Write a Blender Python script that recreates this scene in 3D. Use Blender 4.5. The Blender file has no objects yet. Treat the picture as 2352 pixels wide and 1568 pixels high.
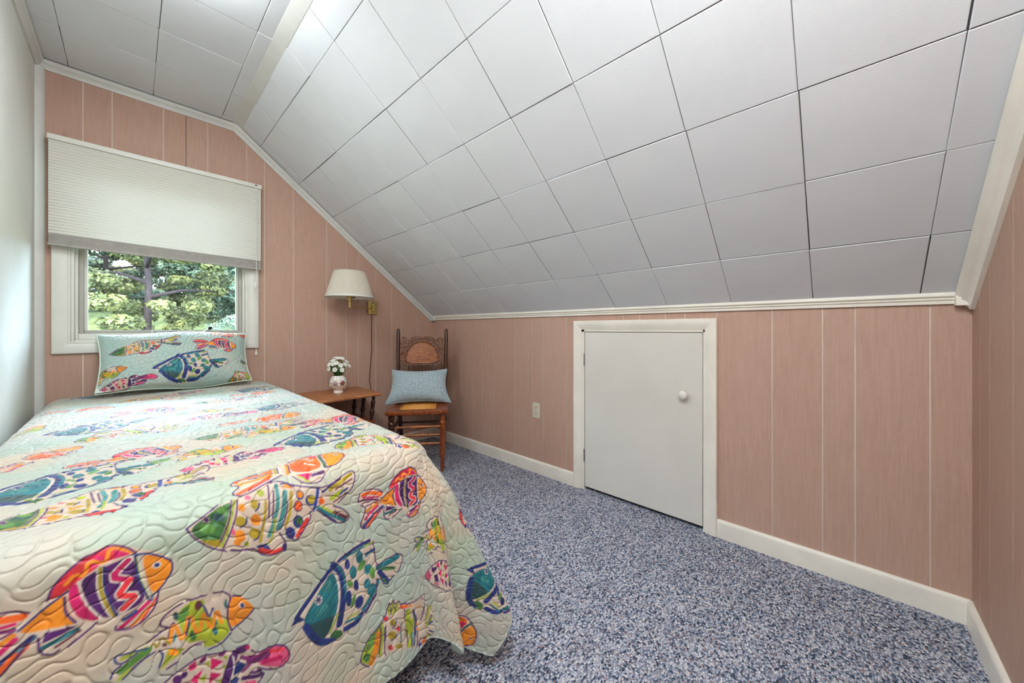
import bpy, bmesh, math, random
import numpy as np
from mathutils import Vector, Matrix, noise

# ------------------------------------------------------------------ camera, sky, sun, exposure
scene = bpy.context.scene
COL = scene.collection
EYE = 1.045
YAW = math.radians(46.986)
cam_data = bpy.data.cameras.new('camera')
cam_data.sensor_width = 36.0
cam_data.lens = 815.685 / 2352 * 36
cam_data.shift_y = -27.0 / 2352
cam_data.clip_start = 0.02
cam = bpy.data.objects.new('camera', cam_data)
COL.objects.link(cam)
cam.location = (0, 0, EYE)
cam.rotation_euler = (math.pi / 2, 0, -YAW)
scene.camera = cam

world = bpy.data.worlds.new('sky')
scene.world = world
world.use_nodes = True
bg = world.node_tree.nodes['Background']
bg.inputs[0].default_value = (0.62, 0.80, 1.0, 1)
bg.inputs[1].default_value = 28.0

sun_d = bpy.data.lights.new('sun', 'SUN')
sun_d.energy = 12.0
sun_d.angle = math.radians(1.0)
sun_d.color = (1.0, 0.93, 0.8)
sun = bpy.data.objects.new('sun', sun_d)
COL.objects.link(sun)
sun.rotation_euler = (math.radians(48), 0, math.radians(-25))   # high, behind the house: lights the trees' near side

# sampling portal in the window opening: emits nothing itself, only tells the renderer where the sky comes in
portal_d = bpy.data.lights.new('window_sky_portal', 'AREA')
portal_d.shape = 'RECTANGLE'
portal_d.size, portal_d.size_y = 0.76, 1.0
portal_d.cycles.is_portal = True
portal = bpy.data.objects.new('window_sky_portal', portal_d)
COL.objects.link(portal)
portal.location = (0.16, 3.06, 1.475)
portal.rotation_euler = (-math.pi / 2, 0, 0)

vs = scene.view_settings
vs.view_transform = 'Standard'
vs.look = 'None'
vs.gamma = 1.0
vs.use_curve_mapping = False
vs.exposure = 0.2
FILL_BED, FILL_NEAR, FILL_GLOBE = 38.0, 66.0, 60.0      # emission of the added fill lights: drum diffusers (their sides glow less) and globe
scene.cycles.max_bounces = 6
scene.cycles.diffuse_bounces = 4
scene.cycles.glossy_bounces = 2
scene.cycles.transparent_max_bounces = 8
scene.cycles.adaptive_threshold = 0.07
scene.cycles.use_light_tree = False
scene.cycles.sample_clamp_indirect = 4.0
scene.cycles.caustics_reflective = False
scene.cycles.caustics_refractive = False

rnd = random.Random(7)
PI = math.pi

# ------------------------------------------------------------------ helpers
def lin(c):
    return tuple((v / 255 / 12.92) if v / 255 <= 0.04045 else ((v / 255 + 0.055) / 1.055) ** 2.4 for v in c)

def rgba(c):
    return (*lin(c), 1.0)

class NT:
    """small node-tree writer"""
    def __init__(self, name, base=(200, 200, 200), rough=0.5, spec=0.5, metal=0.0, sheen=0.0):
        self.m = bpy.data.materials.new(name)
        self.m.use_nodes = True
        self.t = self.m.node_tree
        self.b = self.t.nodes['Principled BSDF']
        self.out = self.t.nodes['Material Output']
        self.b.inputs['Base Color'].default_value = rgba(base)
        self.b.inputs['Roughness'].default_value = rough
        self.b.inputs['Specular IOR Level'].default_value = spec
        self.b.inputs['Metallic'].default_value = metal
        if sheen:
            self.b.inputs['Sheen Weight'].default_value = sheen
    def n(self, kind, **kw):
        nd = self.t.nodes.new(kind)
        for k, v in kw.items():
            setattr(nd, k, v)
        return nd
    def l(self, a, b):
        self.t.links.new(a, b)
    def coord(self, scale=(1, 1, 1), rot=(0, 0, 0), kind='Object'):
        tc = self.n('ShaderNodeTexCoord')
        mp = self.n('ShaderNodeMapping')
        mp.inputs['Scale'].default_value = scale
        mp.inputs['Rotation'].default_value = rot
        self.l(tc.outputs[kind], mp.inputs['Vector'])
        return mp.outputs['Vector']
    def noise(self, vec, scale, detail=4, rough=0.55, dist=0.0):
        nd = self.n('ShaderNodeTexNoise')
        nd.inputs['Scale'].default_value = scale
        nd.inputs['Detail'].default_value = detail
        nd.inputs['Roughness'].default_value = rough
        nd.inputs['Distortion'].default_value = dist
        self.l(vec, nd.inputs['Vector'])
        return nd.outputs['Fac']
    def ramp(self, fac, stops, interp='LINEAR'):
        nd = self.n('ShaderNodeValToRGB')
        cr = nd.color_ramp
        cr.interpolation = interp
        while len(cr.elements) < len(stops):
            cr.elements.new(0.5)
        for e, (p, c) in zip(cr.elements, stops):
            e.position = p
            e.color = rgba(c) if len(c) == 3 else c
        self.l(fac, nd.inputs['Fac'])
        return nd.outputs['Color']
    def mix(self, fac, a, b, mode='MIX'):
        nd = self.n('ShaderNodeMix')
        nd.data_type = 'RGBA'
        nd.blend_type = mode
        for sock, v in ((nd.inputs[0], fac), (nd.inputs[6], a), (nd.inputs[7], b)):
            if hasattr(v, 'links'):
                self.l(v, sock)
            elif isinstance(v, (int, float)):
                sock.default_value = v
            else:
                sock.default_value = rgba(v)
        return nd.outputs[2]
    def math(self, op, a, b=None, clamp=False):
        nd = self.n('ShaderNodeMath', operation=op, use_clamp=clamp)
        for sock, v in ((nd.inputs[0], a), (nd.inputs[1], b)):
            if v is None:
                continue
            if hasattr(v, 'links'):
                self.l(v, sock)
            else:
                sock.default_value = v
        return nd.outputs[0]
    def color(self, c):
        self.l(c, self.b.inputs['Base Color'])
    def bump(self, h, strength=0.3, dist=0.002):
        nd = self.n('ShaderNodeBump')
        nd.inputs['Strength'].default_value = strength
        nd.inputs['Distance'].default_value = dist
        self.l(h, nd.inputs['Height'])
        self.l(nd.outputs['Normal'], self.b.inputs['Normal'])

def obj(name, me, material=None, parent=None, smooth=False):
    if isinstance(me, bmesh.types.BMesh):
        m = bpy.data.meshes.new(name)
        bmesh.ops.recalc_face_normals(me, faces=me.faces)
        me.to_mesh(m)
        me.free()
        me = m
    if material is not None and not me.materials:
        me.materials.append(material)
    if smooth:
        me.polygons.foreach_set('use_smooth', [True] * len(me.polygons))
        if smooth == 'auto':
            try:
                me.set_sharp_from_angle(angle=math.radians(38))
            except Exception:
                pass
    o = bpy.data.objects.new(name, me)
    COL.objects.link(o)
    if parent is not None:
        o.parent = parent
    return o

def tag(o, label=None, cat=None, group=None, kind=None):
    for k, v in (('label', label), ('category', cat), ('group', group), ('kind', kind)):
        if v:
            o[k] = v
    return o

def thing(name, label, cat, loc=(0, 0, 0), rz=0.0, group=None):
    o = bpy.data.objects.new(name, None)
    o.empty_display_size = 0.1
    COL.objects.link(o)
    o.location = loc
    o.rotation_euler = (0, 0, rz)
    return tag(o, label, cat, group)

def struct(name, label, empty=True, me=None, mat=None):
    if empty:
        o = bpy.data.objects.new(name, None)
        o.empty_display_size = 0.1
        COL.objects.link(o)
    else:
        o = obj(name, me, mat)
    return tag(o, label, name.split('_')[0], kind='structure')

def bm_box(bm, lo, hi, bevel=0.0, mat4=None, seg=1):
    c = [(a + b) / 2 for a, b in zip(lo, hi)]
    s = [abs(b - a) for a, b in zip(lo, hi)]
    r = bmesh.ops.create_cube(bm, size=1.0, matrix=Matrix.Translation(c) @ Matrix.Diagonal((*s, 1)))
    vs_ = r['verts']
    if bevel > 0:
        es = list({e for v in vs_ for e in v.link_edges})
        rb = bmesh.ops.bevel(bm, geom=es, offset=bevel, segments=seg, profile=0.6, affect='EDGES')
        vs_ = list({v for f in rb['faces'] for v in f.verts} | {v for v in vs_ if v.is_valid})
    if mat4 is not None:
        bmesh.ops.transform(bm, matrix=mat4, verts=[v for v in vs_ if v.is_valid])
    return vs_

def box(name, lo, hi, material, parent=None, bevel=0.0, mat4=None, seg=1):
    bm = bmesh.new()
    bm_box(bm, lo, hi, bevel, mat4, seg)
    return obj(name, bm, material, parent, smooth='auto' if bevel else False)

def bm_tube(bm, pts, radii, n=12, caps=True):
    """tube along a polyline with a radius for each point"""
    pts = [Vector(p) for p in pts]
    if isinstance(radii, (int, float)):
        radii = [radii] * len(pts)
    rings = []
    up = Vector((0, 0, 1))
    prev = None
    for i, p in enumerate(pts):
        t = (pts[min(i + 1, len(pts) - 1)] - pts[max(i - 1, 0)]).normalized()
        if prev is None:
            u = t.cross(up)
            if u.length < 1e-3:
                u = t.cross(Vector((1, 0, 0)))
            u.normalize()
        else:
            u = (prev - t * prev.dot(t)).normalized()
        prev = u
        v = t.cross(u)
        rings.append([bm.verts.new(p + (u * math.cos(2 * PI * k / n) + v * math.sin(2 * PI * k / n)) * radii[i]) for k in range(n)])
    for a, b in zip(rings, rings[1:]):
        for k in range(n):
            bm.faces.new((a[k], a[(k + 1) % n], b[(k + 1) % n], b[k]))
    if caps:
        bm.faces.new(rings[0][::-1])
        bm.faces.new(rings[-1])

def tube(name, pts, radii, material, parent=None, n=12):
    bm = bmesh.new()
    bm_tube(bm, pts, radii, n)
    return obj(name, bm, material, parent, smooth='auto')

def turned(name, p0, p1, prof, material, parent=None, n=14):
    """lathe-turned rod from p0 to p1; prof = [(t, radius)...]"""
    p0, p1 = Vector(p0), Vector(p1)
    return tube(name, [p0.lerp(p1, t) for t, r in prof], [r for t, r in prof], material, parent, n)

def lathe_bm(prof, n=24, center=(0, 0, 0), close=True):
    bm = bmesh.new()
    rings = []
    for r, z in prof:
        rings.append([bm.verts.new((center[0] + r * math.cos(2 * PI * k / n), center[1] + r * math.sin(2 * PI * k / n), center[2] + z)) for k in range(n)])
    for a, b in zip(rings, rings[1:]):
        for k in range(n):
            bm.faces.new((a[k], a[(k + 1) % n], b[(k + 1) % n], b[k]))
    if close:
        bm.faces.new(rings[0][::-1])
        bm.faces.new(rings[-1])
    return bm

def extrude_profile(name, prof, p0, p1, au, av, material, parent=None, cut0=None, cut1=None, smooth='auto'):
    """profile [(u, v)] carried from p0 to p1; au, av are the world directions of u and v.
    cut0 / cut1: (normal) of a mitre plane through p0 / p1"""
    p0, p1, au, av = Vector(p0), Vector(p1), Vector(au).normalized(), Vector(av).normalized()
    d = (p1 - p0).normalized()
    bm = bmesh.new()
    def ring(p, cut):
        out = []
        for u, v in prof:
            q = p + au * u + av * v
            if cut is not None:
                nrm = Vector(cut)
                q = q - d * ((q - p).dot(nrm) / d.dot(nrm))
            out.append(bm.verts.new(q))
        return out
    a, b = ring(p0, cut0), ring(p1, cut1)
    n = len(prof)
    for k in range(n):
        bm.faces.new((a[k], a[(k + 1) % n], b[(k + 1) % n], b[k]))
    bm.faces.new(a[::-1])
    bm.faces.new(b)
    return obj(name, bm, material, parent, smooth=smooth)

def prism(name, poly, origin, ax, ay, thick, material, parent=None, bevel=0.0):
    """flat polygon (2-D points) in the plane origin + x ax + y ay, thickened along ax x ay"""
    o, ax, ay = Vector(origin), Vector(ax).normalized(), Vector(ay).normalized()
    nn = ax.cross(ay)
    bm = bmesh.new()
    f = bm.faces.new([bm.verts.new(o + ax * x + ay * y) for x, y in poly])
    r = bmesh.ops.extrude_face_region(bm, geom=[f])
    bmesh.ops.translate(bm, verts=[g for g in r['geom'] if isinstance(g, bmesh.types.BMVert)], vec=nn * thick)
    if bevel:
        bmesh.ops.bevel(bm, geom=list(bm.edges), offset=bevel, segments=1, affect='EDGES')
    return obj(name, bm, material, parent, smooth='auto' if bevel else False)

# ------------------------------------------------------------------ materials
def mk_panel():
    m = NT('rose_brown_panelling', rough=0.6, spec=0.25)
    v = m.coord()
    vg = m.coord(scale=(9, 9, 0.55))
    grain = m.noise(vg, 14, 6, 0.6, 0.6)
    base = m.ramp(grain, [(0.2, (172, 139, 120)), (0.5, (186, 153, 134)), (0.85, (197, 166, 148))])
    big = m.noise(v, 1.6, 2)
    base = m.mix(m.math('MULTIPLY', big, 0.35), base, (192, 154, 142))
    fine = m.noise(m.coord(scale=(60, 60, 3.2)), 30, 3, 0.6)
    base = m.mix(m.math('MULTIPLY', m.math('SUBTRACT', fine, 0.42, True), 0.9), base, (148, 112, 95))
    info = m.n('ShaderNodeObjectInfo')
    base = m.mix(m.math('MULTIPLY', info.outputs['Random'], 0.22), base, (172, 133, 114))
    scuff = m.noise(m.coord(scale=(26, 26, 7)), 1.0, 3, 0.7)
    base = m.mix(m.ramp(scuff, [(0.68, (0, 0, 0)), (0.76, (140, 140, 140))]), base, (118, 82, 67))
    m.color(base)
    m.bump(grain, 0.12, 0.001)
    return m.m

def mk_plain(name, c, rough=0.5, spec=0.35, mott=0.05, scale=6.0, bump=0.0):
    m = NT(name, c, rough, spec)
    v = m.coord()
    f = m.noise(v, scale, 4)
    dark = tuple(x * (1 - mott) for x in c)
    lite = tuple(min(255, x * (1 + mott)) for x in c)
    m.color(m.ramp(f, [(0.3, dark), (0.7, lite)]))
    if bump:
        m.bump(m.noise(v, 180, 3), bump, 0.0008)
    return m.m

M = {}
M['panel'] = mk_panel()
M['groove'] = mk_plain('cream_painted_groove', (222, 205, 188), 0.6, 0.2, 0.04)
M['trim'] = mk_plain('cream_trim_paint', (238, 230, 216), 0.38, 0.45, 0.03)
M['trim_gray'] = mk_plain('pale_gray_trim_paint', (210, 209, 203), 0.45, 0.35, 0.03)
M['wall_white'] = mk_plain('off_white_wall_paint', (222, 222, 214), 0.65, 0.2, 0.02, 3)
M['door'] = mk_plain('cream_white_door_paint', (220, 214, 204), 0.42, 0.4, 0.02, 2.5)
M['gap'] = mk_plain('dark_joint_gap', (70, 68, 66), 0.9, 0.1)
M['window_white'] = mk_plain('white_window_paint', (224, 222, 212), 0.4, 0.4, 0.02)
M['sash'] = mk_plain('gray_sash_vinyl', (176, 172, 162), 0.45, 0.35, 0.03)

def mk_tile():
    m = NT('white_ceiling_tile', (214, 216, 218), 0.8, 0.15)
    v = m.coord(kind='Object')
    f = m.noise(v, 3.0, 3)
    info = m.n('ShaderNodeObjectInfo')
    c = m.ramp(f, [(0.3, (221, 223, 226)), (0.7, (229, 231, 233))])
    c = m.mix(m.math('MULTIPLY', info.outputs['Random'], 0.4), c, (218, 219, 223))
    m.color(c)
    m.bump(m.noise(v, 260, 3, 0.7), 0.35, 0.0012)
    return m.m
M['tile'] = mk_tile()

def mk_carpet():
    m = NT('blue_gray_looped_carpet', rough=0.95, spec=0.05)
    v = m.coord(scale=(0.72, 1, 1))          # loop rows run across the room
    vo = m.n('ShaderNodeTexVoronoi')
    vo.inputs['Scale'].default_value = 178
    vo.inputs['Randomness'].default_value = 0.62
    m.l(v, vo.inputs['Vector'])
    sep = m.n('ShaderNodeSeparateColor')
    m.l(vo.outputs['Color'], sep.inputs[0])
    r = sep.outputs[0]
    c = m.ramp(r, [(0.0, (62, 73, 90)), (0.14, (98, 110, 130)), (0.32, (156, 164, 182)), (0.56, (197, 200, 214)), (0.80, (220, 219, 226)), (1.0, (240, 237, 235))])
    warm = m.ramp(sep.outputs[1], [(0.90, (0, 0, 0)), (0.93, (255, 255, 255))], 'LINEAR')
    c = m.mix(m.math('MULTIPLY', warm, 0.7), c, (186, 150, 142))
    big = m.noise(m.coord(), 9, 4, 0.65)
    c = m.mix(m.math('MULTIPLY', m.math('SUBTRACT', big, 0.48, True), 1.2), c, (82, 92, 108))
    # loops: dark between the tufts
    edge = m.ramp(vo.outputs['Distance'], [(0.30, (255, 255, 255)), (0.85, (140, 143, 155))])
    c = m.mix(1.0, c, edge, 'MULTIPLY')
    m.color(c)
    m.bump(m.math('SUBTRACT', 1.0, vo.outputs['Distance']), 0.9, 0.006)
    return m.m
M['carpet'] = mk_carpet()

def mk_wood(name, dark, mid, lite, rough=0.35, scale=(1, 1, 1), amt=10):
    m = NT(name, mid, rough, 0.5)
    v = m.coord(scale=scale)
    w = m.noise(v, amt, 6, 0.6, 1.4)
    m.color(m.ramp(w, [(0.28, dark), (0.5, mid), (0.75, lite)]))
    m.bump(w, 0.08, 0.0006)
    return m.m
M['oak'] = mk_wood('golden_brown_oak', (94, 46, 18), (146, 80, 34), (184, 112, 52), 0.3, (3, 14, 14), 5)
M['oak_dark'] = mk_wood('dark_stained_oak', (34, 16, 9), (66, 32, 16), (100, 52, 26), 0.32, (14, 14, 3), 5)
M['oak_red'] = mk_wood('reddish_stained_oak', (72, 26, 10), (128, 58, 22), (176, 92, 38), 0.28, (14, 14, 3), 5)
M['cherry'] = mk_wood('worn_cherry_tabletop', (120, 66, 34), (166, 104, 62), (192, 136, 92), 0.4, (3, 22, 22), 3)
M['maple_dark'] = mk_wood('dark_turned_maple', (22, 12, 9), (46, 22, 14), (92, 42, 22), 0.3, (12, 12, 3), 6)
M['brass'] = NT('aged_brass', (198, 176, 112), 0.28, 0.5, 1.0).m
M['steel'] = NT('brushed_steel', (176, 178, 178), 0.35, 0.5, 1.0).m
M['black'] = mk_plain('black_plastic', (22, 20, 19), 0.5, 0.3)
M['ceramic'] = mk_plain('glazed_white_ceramic', (236, 230, 220), 0.18, 0.5, 0.015)
M['cord_brown'] = mk_plain('brown_lamp_cord', (74, 44, 32), 0.5, 0.3)
M['ivory'] = mk_plain('ivory_plastic', (214, 203, 184), 0.4, 0.4, 0.02)
M['knob'] = mk_plain('white_porcelain_knob', (232, 226, 216), 0.2, 0.5, 0.01)
M['white_cord'] = mk_plain('white_cord', (230, 228, 220), 0.6, 0.2)

# ------------------------------------------------------------------ the room
KX, GY, NY, LX, CZ = 2.030, 2.949, -0.336, -0.326, 2.4056      # knee wall, window wall, near wall, left wall, ceiling
RX = 0.4740                                                     # where the flat ceiling meets the slope
SA = math.radians(38.648)
SD = Vector((math.cos(SA), 0, -math.sin(SA)))                   # down the slope
SN = Vector((-math.sin(SA), 0, -math.cos(SA)))                  # into the room
def roof_z(x):
    return CZ if x <= RX else CZ - (x - RX) * math.tan(SA)
SLOPE_LEN = (KX - RX) / math.cos(SA)

# floor
bm = bmesh.new()
bm_box(bm, (LX - 0.02, NY - 0.02, -0.03), (KX + 0.06, GY + 0.02, 0.0))
floor = tag(obj('floor', bm, M['carpet']), 'blue-gray speckled looped carpet covering the floor', 'floor', kind='structure')

PT, GAP = 0.003, 0.0050        # plank thickness, groove width

def plank_from_strips(strips, org, ax, nrm, parent, share=None):
    """strips: (x0, x1, zb, zt0, zt1) in wall coordinates; ax runs along the wall, nrm points into the room"""
    bm = bmesh.new()
    o, ax, nrm = Vector(org), Vector(ax), Vector(nrm)
    for x0, x1, zb, t0, t1 in strips:
        fr = [o + ax * x + Vector((0, 0, z)) for x, z in ((x0, zb), (x1, zb), (x1, t1), (x0, t0))]
        vb = [bm.verts.new(p) for p in fr]
        vf = [bm.verts.new(p + nrm * PT) for p in fr]
        bm.faces.new(vf)
        for k in range(4):
            bm.faces.new((vb[k], vb[(k + 1) % 4], vf[(k + 1) % 4], vf[k]))
    return obj('plank', bm, M['panel'], parent)

# window wall --------------------------------------------------------------
WX0, WX1, WZ0, WZ1 = -0.212, 0.532, 0.985, 1.965                # opening in the wall
wall_far = struct('wall_far', 'gable wall of rose-brown grooved panelling around the window')
def slab(name, parent, mat, polys, org, ax, nrm, t):
    bm = bmesh.new()
    o, ax, nrm = Vector(org), Vector(ax), Vector(nrm)
    for poly in polys:
        f = [bm.verts.new(o + ax * x + Vector((0, 0, z))) for x, z in poly]
        b = [bm.verts.new(v.co - nrm * t) for v in f]
        bm.faces.new(f)
        bm.faces.new(b[::-1])
        for k in range(len(f)):
            bm.faces.new((f[k], b[k], b[(k + 1) % len(f)], f[(k + 1) % len(f)]))
    return obj(name, bm, mat, parent)
slab('backing', wall_far, M['groove'], [
    [(LX - .05, -.02), (WX0, -.02), (WX0, CZ + .03), (LX - .05, CZ + .03)],
    [(WX0, -.02), (WX1, -.02), (WX1, WZ0), (WX0, WZ0)],
    [(WX0, WZ1), (WX1, WZ1), (WX1, roof_z(WX1) + .03), (RX, CZ + .03), (WX0, CZ + .03)],
    [(WX1, -.02), (KX + .05, -.02), (KX + .05, roof_z(KX) + .02), (WX1, roof_z(WX1) + .03)]],
    (0, GY, 0), (1, 0, 0), (0, -1, 0), 0.12)
gx = [LX, -0.175, -0.072, 0.130, 0.229, 0.331, 0.532, 0.633, 0.810, 1.040, 1.190, 1.289, 1.440, 1.587, 1.685, 1.838, KX]
OX0, OX1, OZ0, OZ1 = WX0 - .02, WX1 + .02, WZ0 - .02, WZ1 + .02
for i, (a, b) in enumerate(zip(gx, gx[1:])):
    x0, x1 = a + GAP / 2, b - GAP / 2
    if i == 3: x1 = b - 0.0012
    if i == 4: x0 = a + 0.0012
    cuts = sorted({x0, x1} | {c for c in (OX0, OX1, RX) if x0 < c < x1})
    up, lo = [], []
    for c0, c1 in zip(cuts, cuts[1:]):
        mid = (c0 + c1) / 2
        if OX0 < mid < OX1:
            lo.append((c0, c1, 0.0, OZ0, OZ0))
            up.append((c0, c1, OZ1, roof_z(c0), roof_z(c1)))
        else:
            lo.append((c0, c1, 0.0, roof_z(c0), roof_z(c1)))
    plank_from_strips(lo if len(lo) != len(up) or not up else lo, (0, GY, 0), (1, 0, 0), (0, -1, 0), wall_far)
    if up:
        plank_from_strips(up, (0, GY, 0), (1, 0, 0), (0, -1, 0), wall_far)

box('open_joint', (.2278, GY - .0008, 2.0), (.2302, GY + .0005, CZ - .02), M['gap'], wall_far)

# knee wall -----------------------------------------------------------------
DY0, DY1, DZ1 = 0.5255, 1.2465, 1.0385                          # door opening
KZ = roof_z(KX)
wall_right = struct('wall_right', 'low knee wall of rose-brown grooved panelling under the sloped ceiling')
slab('backing', wall_right, M['groove'], [
    [(NY - .03, -.02), (DY0, -.02), (DY0, KZ + .02), (NY - .03, KZ + .02)],
    [(DY0, DZ1), (DY1, DZ1), (DY1, KZ + .02), (DY0, KZ + .02)],
    [(DY1, -.02), (GY + .03, -.02), (GY + .03, KZ + .02), (DY1, KZ + .02)]],
    (KX, 0, 0), (0, 1, 0), (-1, 0, 0), 0.05)
ky = [NY, -0.236, -0.035, 0.066, 0.242, 0.472, 0.623, 0.724, 0.873, 0.974, 1.175, 1.285, 1.385, 1.589, 1.692, 1.867, 2.094, 2.247, 2.345, 2.506, 2.593, 2.801, 2.905, GY]
PY0, PY1, PZ1 = DY0 - .02, DY1 + .02, DZ1 + .02
for a, b in zip(ky, ky[1:]):
    x0, x1 = a + GAP / 2, b - GAP / 2
    cuts = sorted({x0, x1} | {c for c in (PY0, PY1) if x0 < c < x1})
    st = [(c0, c1, PZ1 if PY0 < (c0 + c1) / 2 < PY1 else 0.0, KZ, KZ) for c0, c1 in zip(cuts, cuts[1:])]
    plank_from_strips(st, (KX, 0, 0), (0, 1, 0), (-1, 0, 0), wall_right)

# near wall (beside the camera) ----------------------------------------------
wall_near = struct('wall_near', 'narrow wall of pale rose-brown grooved panelling at the near end')
slab('backing', wall_near, M['groove'], [[(LX - .05, -.02), (KX + .05, -.02), (KX + .05, KZ + .02), (RX, CZ + .03), (LX - .05, CZ + .03)]],
     (0, NY, 0), (1, 0, 0), (0, 1, 0), 0.05)
nx = [LX, -.13, .07, .17, .37, .52, .67, .87, .97, 1.17, 1.31, 1.41, 1.612, 1.820, 1.925, KX]
for a, b in zip(nx, nx[1:]):
    x0, x1 = a + GAP / 2, b - GAP / 2
    cuts = sorted({x0, x1} | ({RX} if x0 < RX < x1 else set()))
    plank_from_strips([(c0, c1, 0, roof_z(c0), roof_z(c1)) for c0, c1 in zip(cuts, cuts[1:])], (0, NY, 0), (1, 0, 0), (0, 1, 0), wall_near)

# left wall -------------------------------------------------------------------
wall_left = struct('wall_left', 'smooth off-white painted wall along the bed', False,
                   slab('tmp', None, M['wall_white'], [[(NY - .05, -.02), (GY + .05, -.02), (GY + .05, CZ + .03), (NY - .05, CZ + .03)]],
                        (LX, 0, 0), (0, 1, 0), (1, 0, 0), 0.05).data)
bpy.data.objects.remove(bpy.data.objects['tmp'])

# ceiling -----------------------------------------------------------------------
ceiling = struct('ceiling', 'white square-tiled ceiling, flat over the bed and sloping down to the knee wall')
bm = bmesh.new()
f1 = [bm.verts.new(p) for p in ((LX - .05, NY - .05, CZ + .002), (RX, NY - .05, CZ + .002), (RX, GY + .05, CZ + .002), (LX - .05, GY + .05, CZ + .002))]
q0 = Vector((RX, 0, CZ)) - SN * .002
q1 = Vector((KX + .06, 0, CZ - (KX + .06 - RX) * math.tan(SA))) - SN * .002
f2 = [bm.verts.new((q.x, y, q.z)) for q, y in ((q0, NY - .05), (q1, NY - .05), (q1, GY + .05), (q0, GY + .05))]
for f in (f1, f2):
    t = [bm.verts.new(v.co + Vector((0, 0, .05))) for v in f]
    bm.faces.new(f); bm.faces.new(t)
    for k in range(4):
        bm.faces.new((f[k], f[(k + 1) % 4], t[(k + 1) % 4], t[k]))
obj('backing', bm, M['gap'], ceiling)
TT = 0.010
_tiles = {}
def tile(w, h, o, ax, ay, nn):
    """one tile: w along ax, h along ay, thickness along nn (into the room), o = its corner on the backing"""
    key = (round(w, 3), round(h, 3))
    if key not in _tiles:
        bm = bmesh.new()
        bv = 0.0022
        g = 0.0007
        lo = [(g, g), (w - g, g), (w - g, h - g), (g, h - g)]
        mi = [(x - w / 2, y - h / 2) for x, y in lo]
        b0 = [bm.verts.new((x, y, 0)) for x, y in mi]
        b1 = [bm.verts.new((x, y, TT - bv)) for x, y in mi]
        b2 = [bm.verts.new((x - math.copysign(bv, x), y - math.copysign(bv, y), TT)) for x, y in mi]
        for p, q in ((b0, b1), (b1, b2)):
            for k in range(4):
                bm.faces.new((p[k], p[(k + 1) % 4], q[(k + 1) % 4], q[k]))
        bm.faces.new(b2)
        me = bpy.data.meshes.new('tile')
        bm.to_mesh(me); bm.free()
        me.materials.append(M['tile'])
        _tiles[key] = me
    c = Vector(o) + Vector(ax) * w / 2 + Vector(ay) * h / 2
    m = Matrix((Vector(ax).normalized(), Vector(ay).normalized(), Vector(nn).normalized())).transposed().to_4x4()
    m.translation = c
    jit = Matrix.Translation((rnd.uniform(-.0009, .0009), rnd.uniform(-.0006, .0006), rnd.uniform(-.0016, .0004))) @ Matrix.Rotation(rnd.uniform(-.0016, .0016), 4, 'Z') @ Matrix.Rotation(rnd.uniform(-.0035, .0035), 4, 'Y') @ Matrix.Rotation(rnd.uniform(-.0035, .0035), 4, 'X')
    t = bpy.data.objects.new('tile', _tiles[key])
    COL.objects.link(t)
    t.parent = ceiling
    t.matrix_world = m @ jit
us = [0.0045, 0.166, 0.469, 0.771, 1.075, 1.380, 1.684, SLOPE_LEN]
ysl = [NY] + [0.0955 + .3053 * k for k in range(-1, 10)]
ysl = [y for y in ysl if NY <= y < GY - .02] + [GY]
for u0, u1 in zip(us, us[1:]):
    for y0, y1 in zip(ysl, ysl[1:]):
        o = Vector((RX, 0, CZ)) + SD * u0 + Vector((0, y0, 0)) - SN * TT * 0.9
        tile(u1 - u0, y1 - y0, o, SD, (0, 1, 0), SN) if SD.cross(Vector((0, 1, 0))).dot(SN) > 0 else tile(y1 - y0, u1 - u0, o, (0, 1, 0), SD, SN)
xf = [LX, -0.222, 0.086, 0.394, RX]
yf = [NY] + [2.263 + .3065 * k for k in range(-9, 3)]
yf = [y for y in yf if NY <= y < GY - .02] + [GY]
for x0, x1 in zip(xf, xf[1:]):
    for y0, y1 in zip(yf, yf[1:]):
        tile(y1 - y0, x1 - x0, (x0, y0, CZ + TT * .9), (0, 1, 0), (1, 0, 0), (0, 0, -1))

# trims ---------------------------------------------------------------------------
# crown profile: u out from the wall, v down from the ceiling
CROWN = [(0, 0), (.026, 0), (.028, .006), (.026, .014), (.020, .021), (.017, .022), (.019, .025), (.017, .028), (.011, .033), (.010, .036), (.008, .045), (0, .045)]
def crown(name, label, p0, p1, au, av, mat='trim', k=1.0, **kw):
    o = extrude_profile(name, [(u * k, v * k) for u, v in CROWN], p0, p1, au, av, M[mat], **kw)
    return tag(o, label, 'trim', kind='structure')
zt = CZ - .006
nxm = Vector((math.cos(SA / 2), 0, -math.sin(SA / 2)))      # mitre at the ridge
crown('trim_1', 'pale crown moulding where the flat ceiling meets the white wall', (LX, NY, zt), (LX, GY, zt), (1, 0, 0), (0, 0, -1), 'trim_gray')
crown('trim_2', 'pale crown moulding along the flat top of the window wall', (LX, GY - PT, zt), (RX, GY - PT, zt), (0, -1, 0), (0, 0, -1), 'trim_gray', cut1=nxm)
rs = Vector((RX, GY - PT, zt))
crown('trim_3', 'pale crown moulding slanting down the window wall under the slope', rs, rs + SD * (SLOPE_LEN - .012), (0, -1, 0), SN, 'trim_gray', cut0=nxm)
kz0 = KZ + .017
KN = [(0, 0), (.020, -.002), (.0235, .004), (.0235, .012), (.018, .0175), (.0155, .018), (.0185, .0205), (.0185, .0245), (.0145, .027), (.012, .028), (.0115, .040), (0, .040)]
tag(extrude_profile('trim_4', KN, (KX - PT, NY + .026, kz0), (KX - PT, GY - .026, kz0), (-1, 0, 0), (0, 0, -1), M['trim']),
    'cream moulding between the knee wall and the sloped ceiling', 'trim', kind='structure')
rn = Vector((RX, NY + PT, zt))
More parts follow.
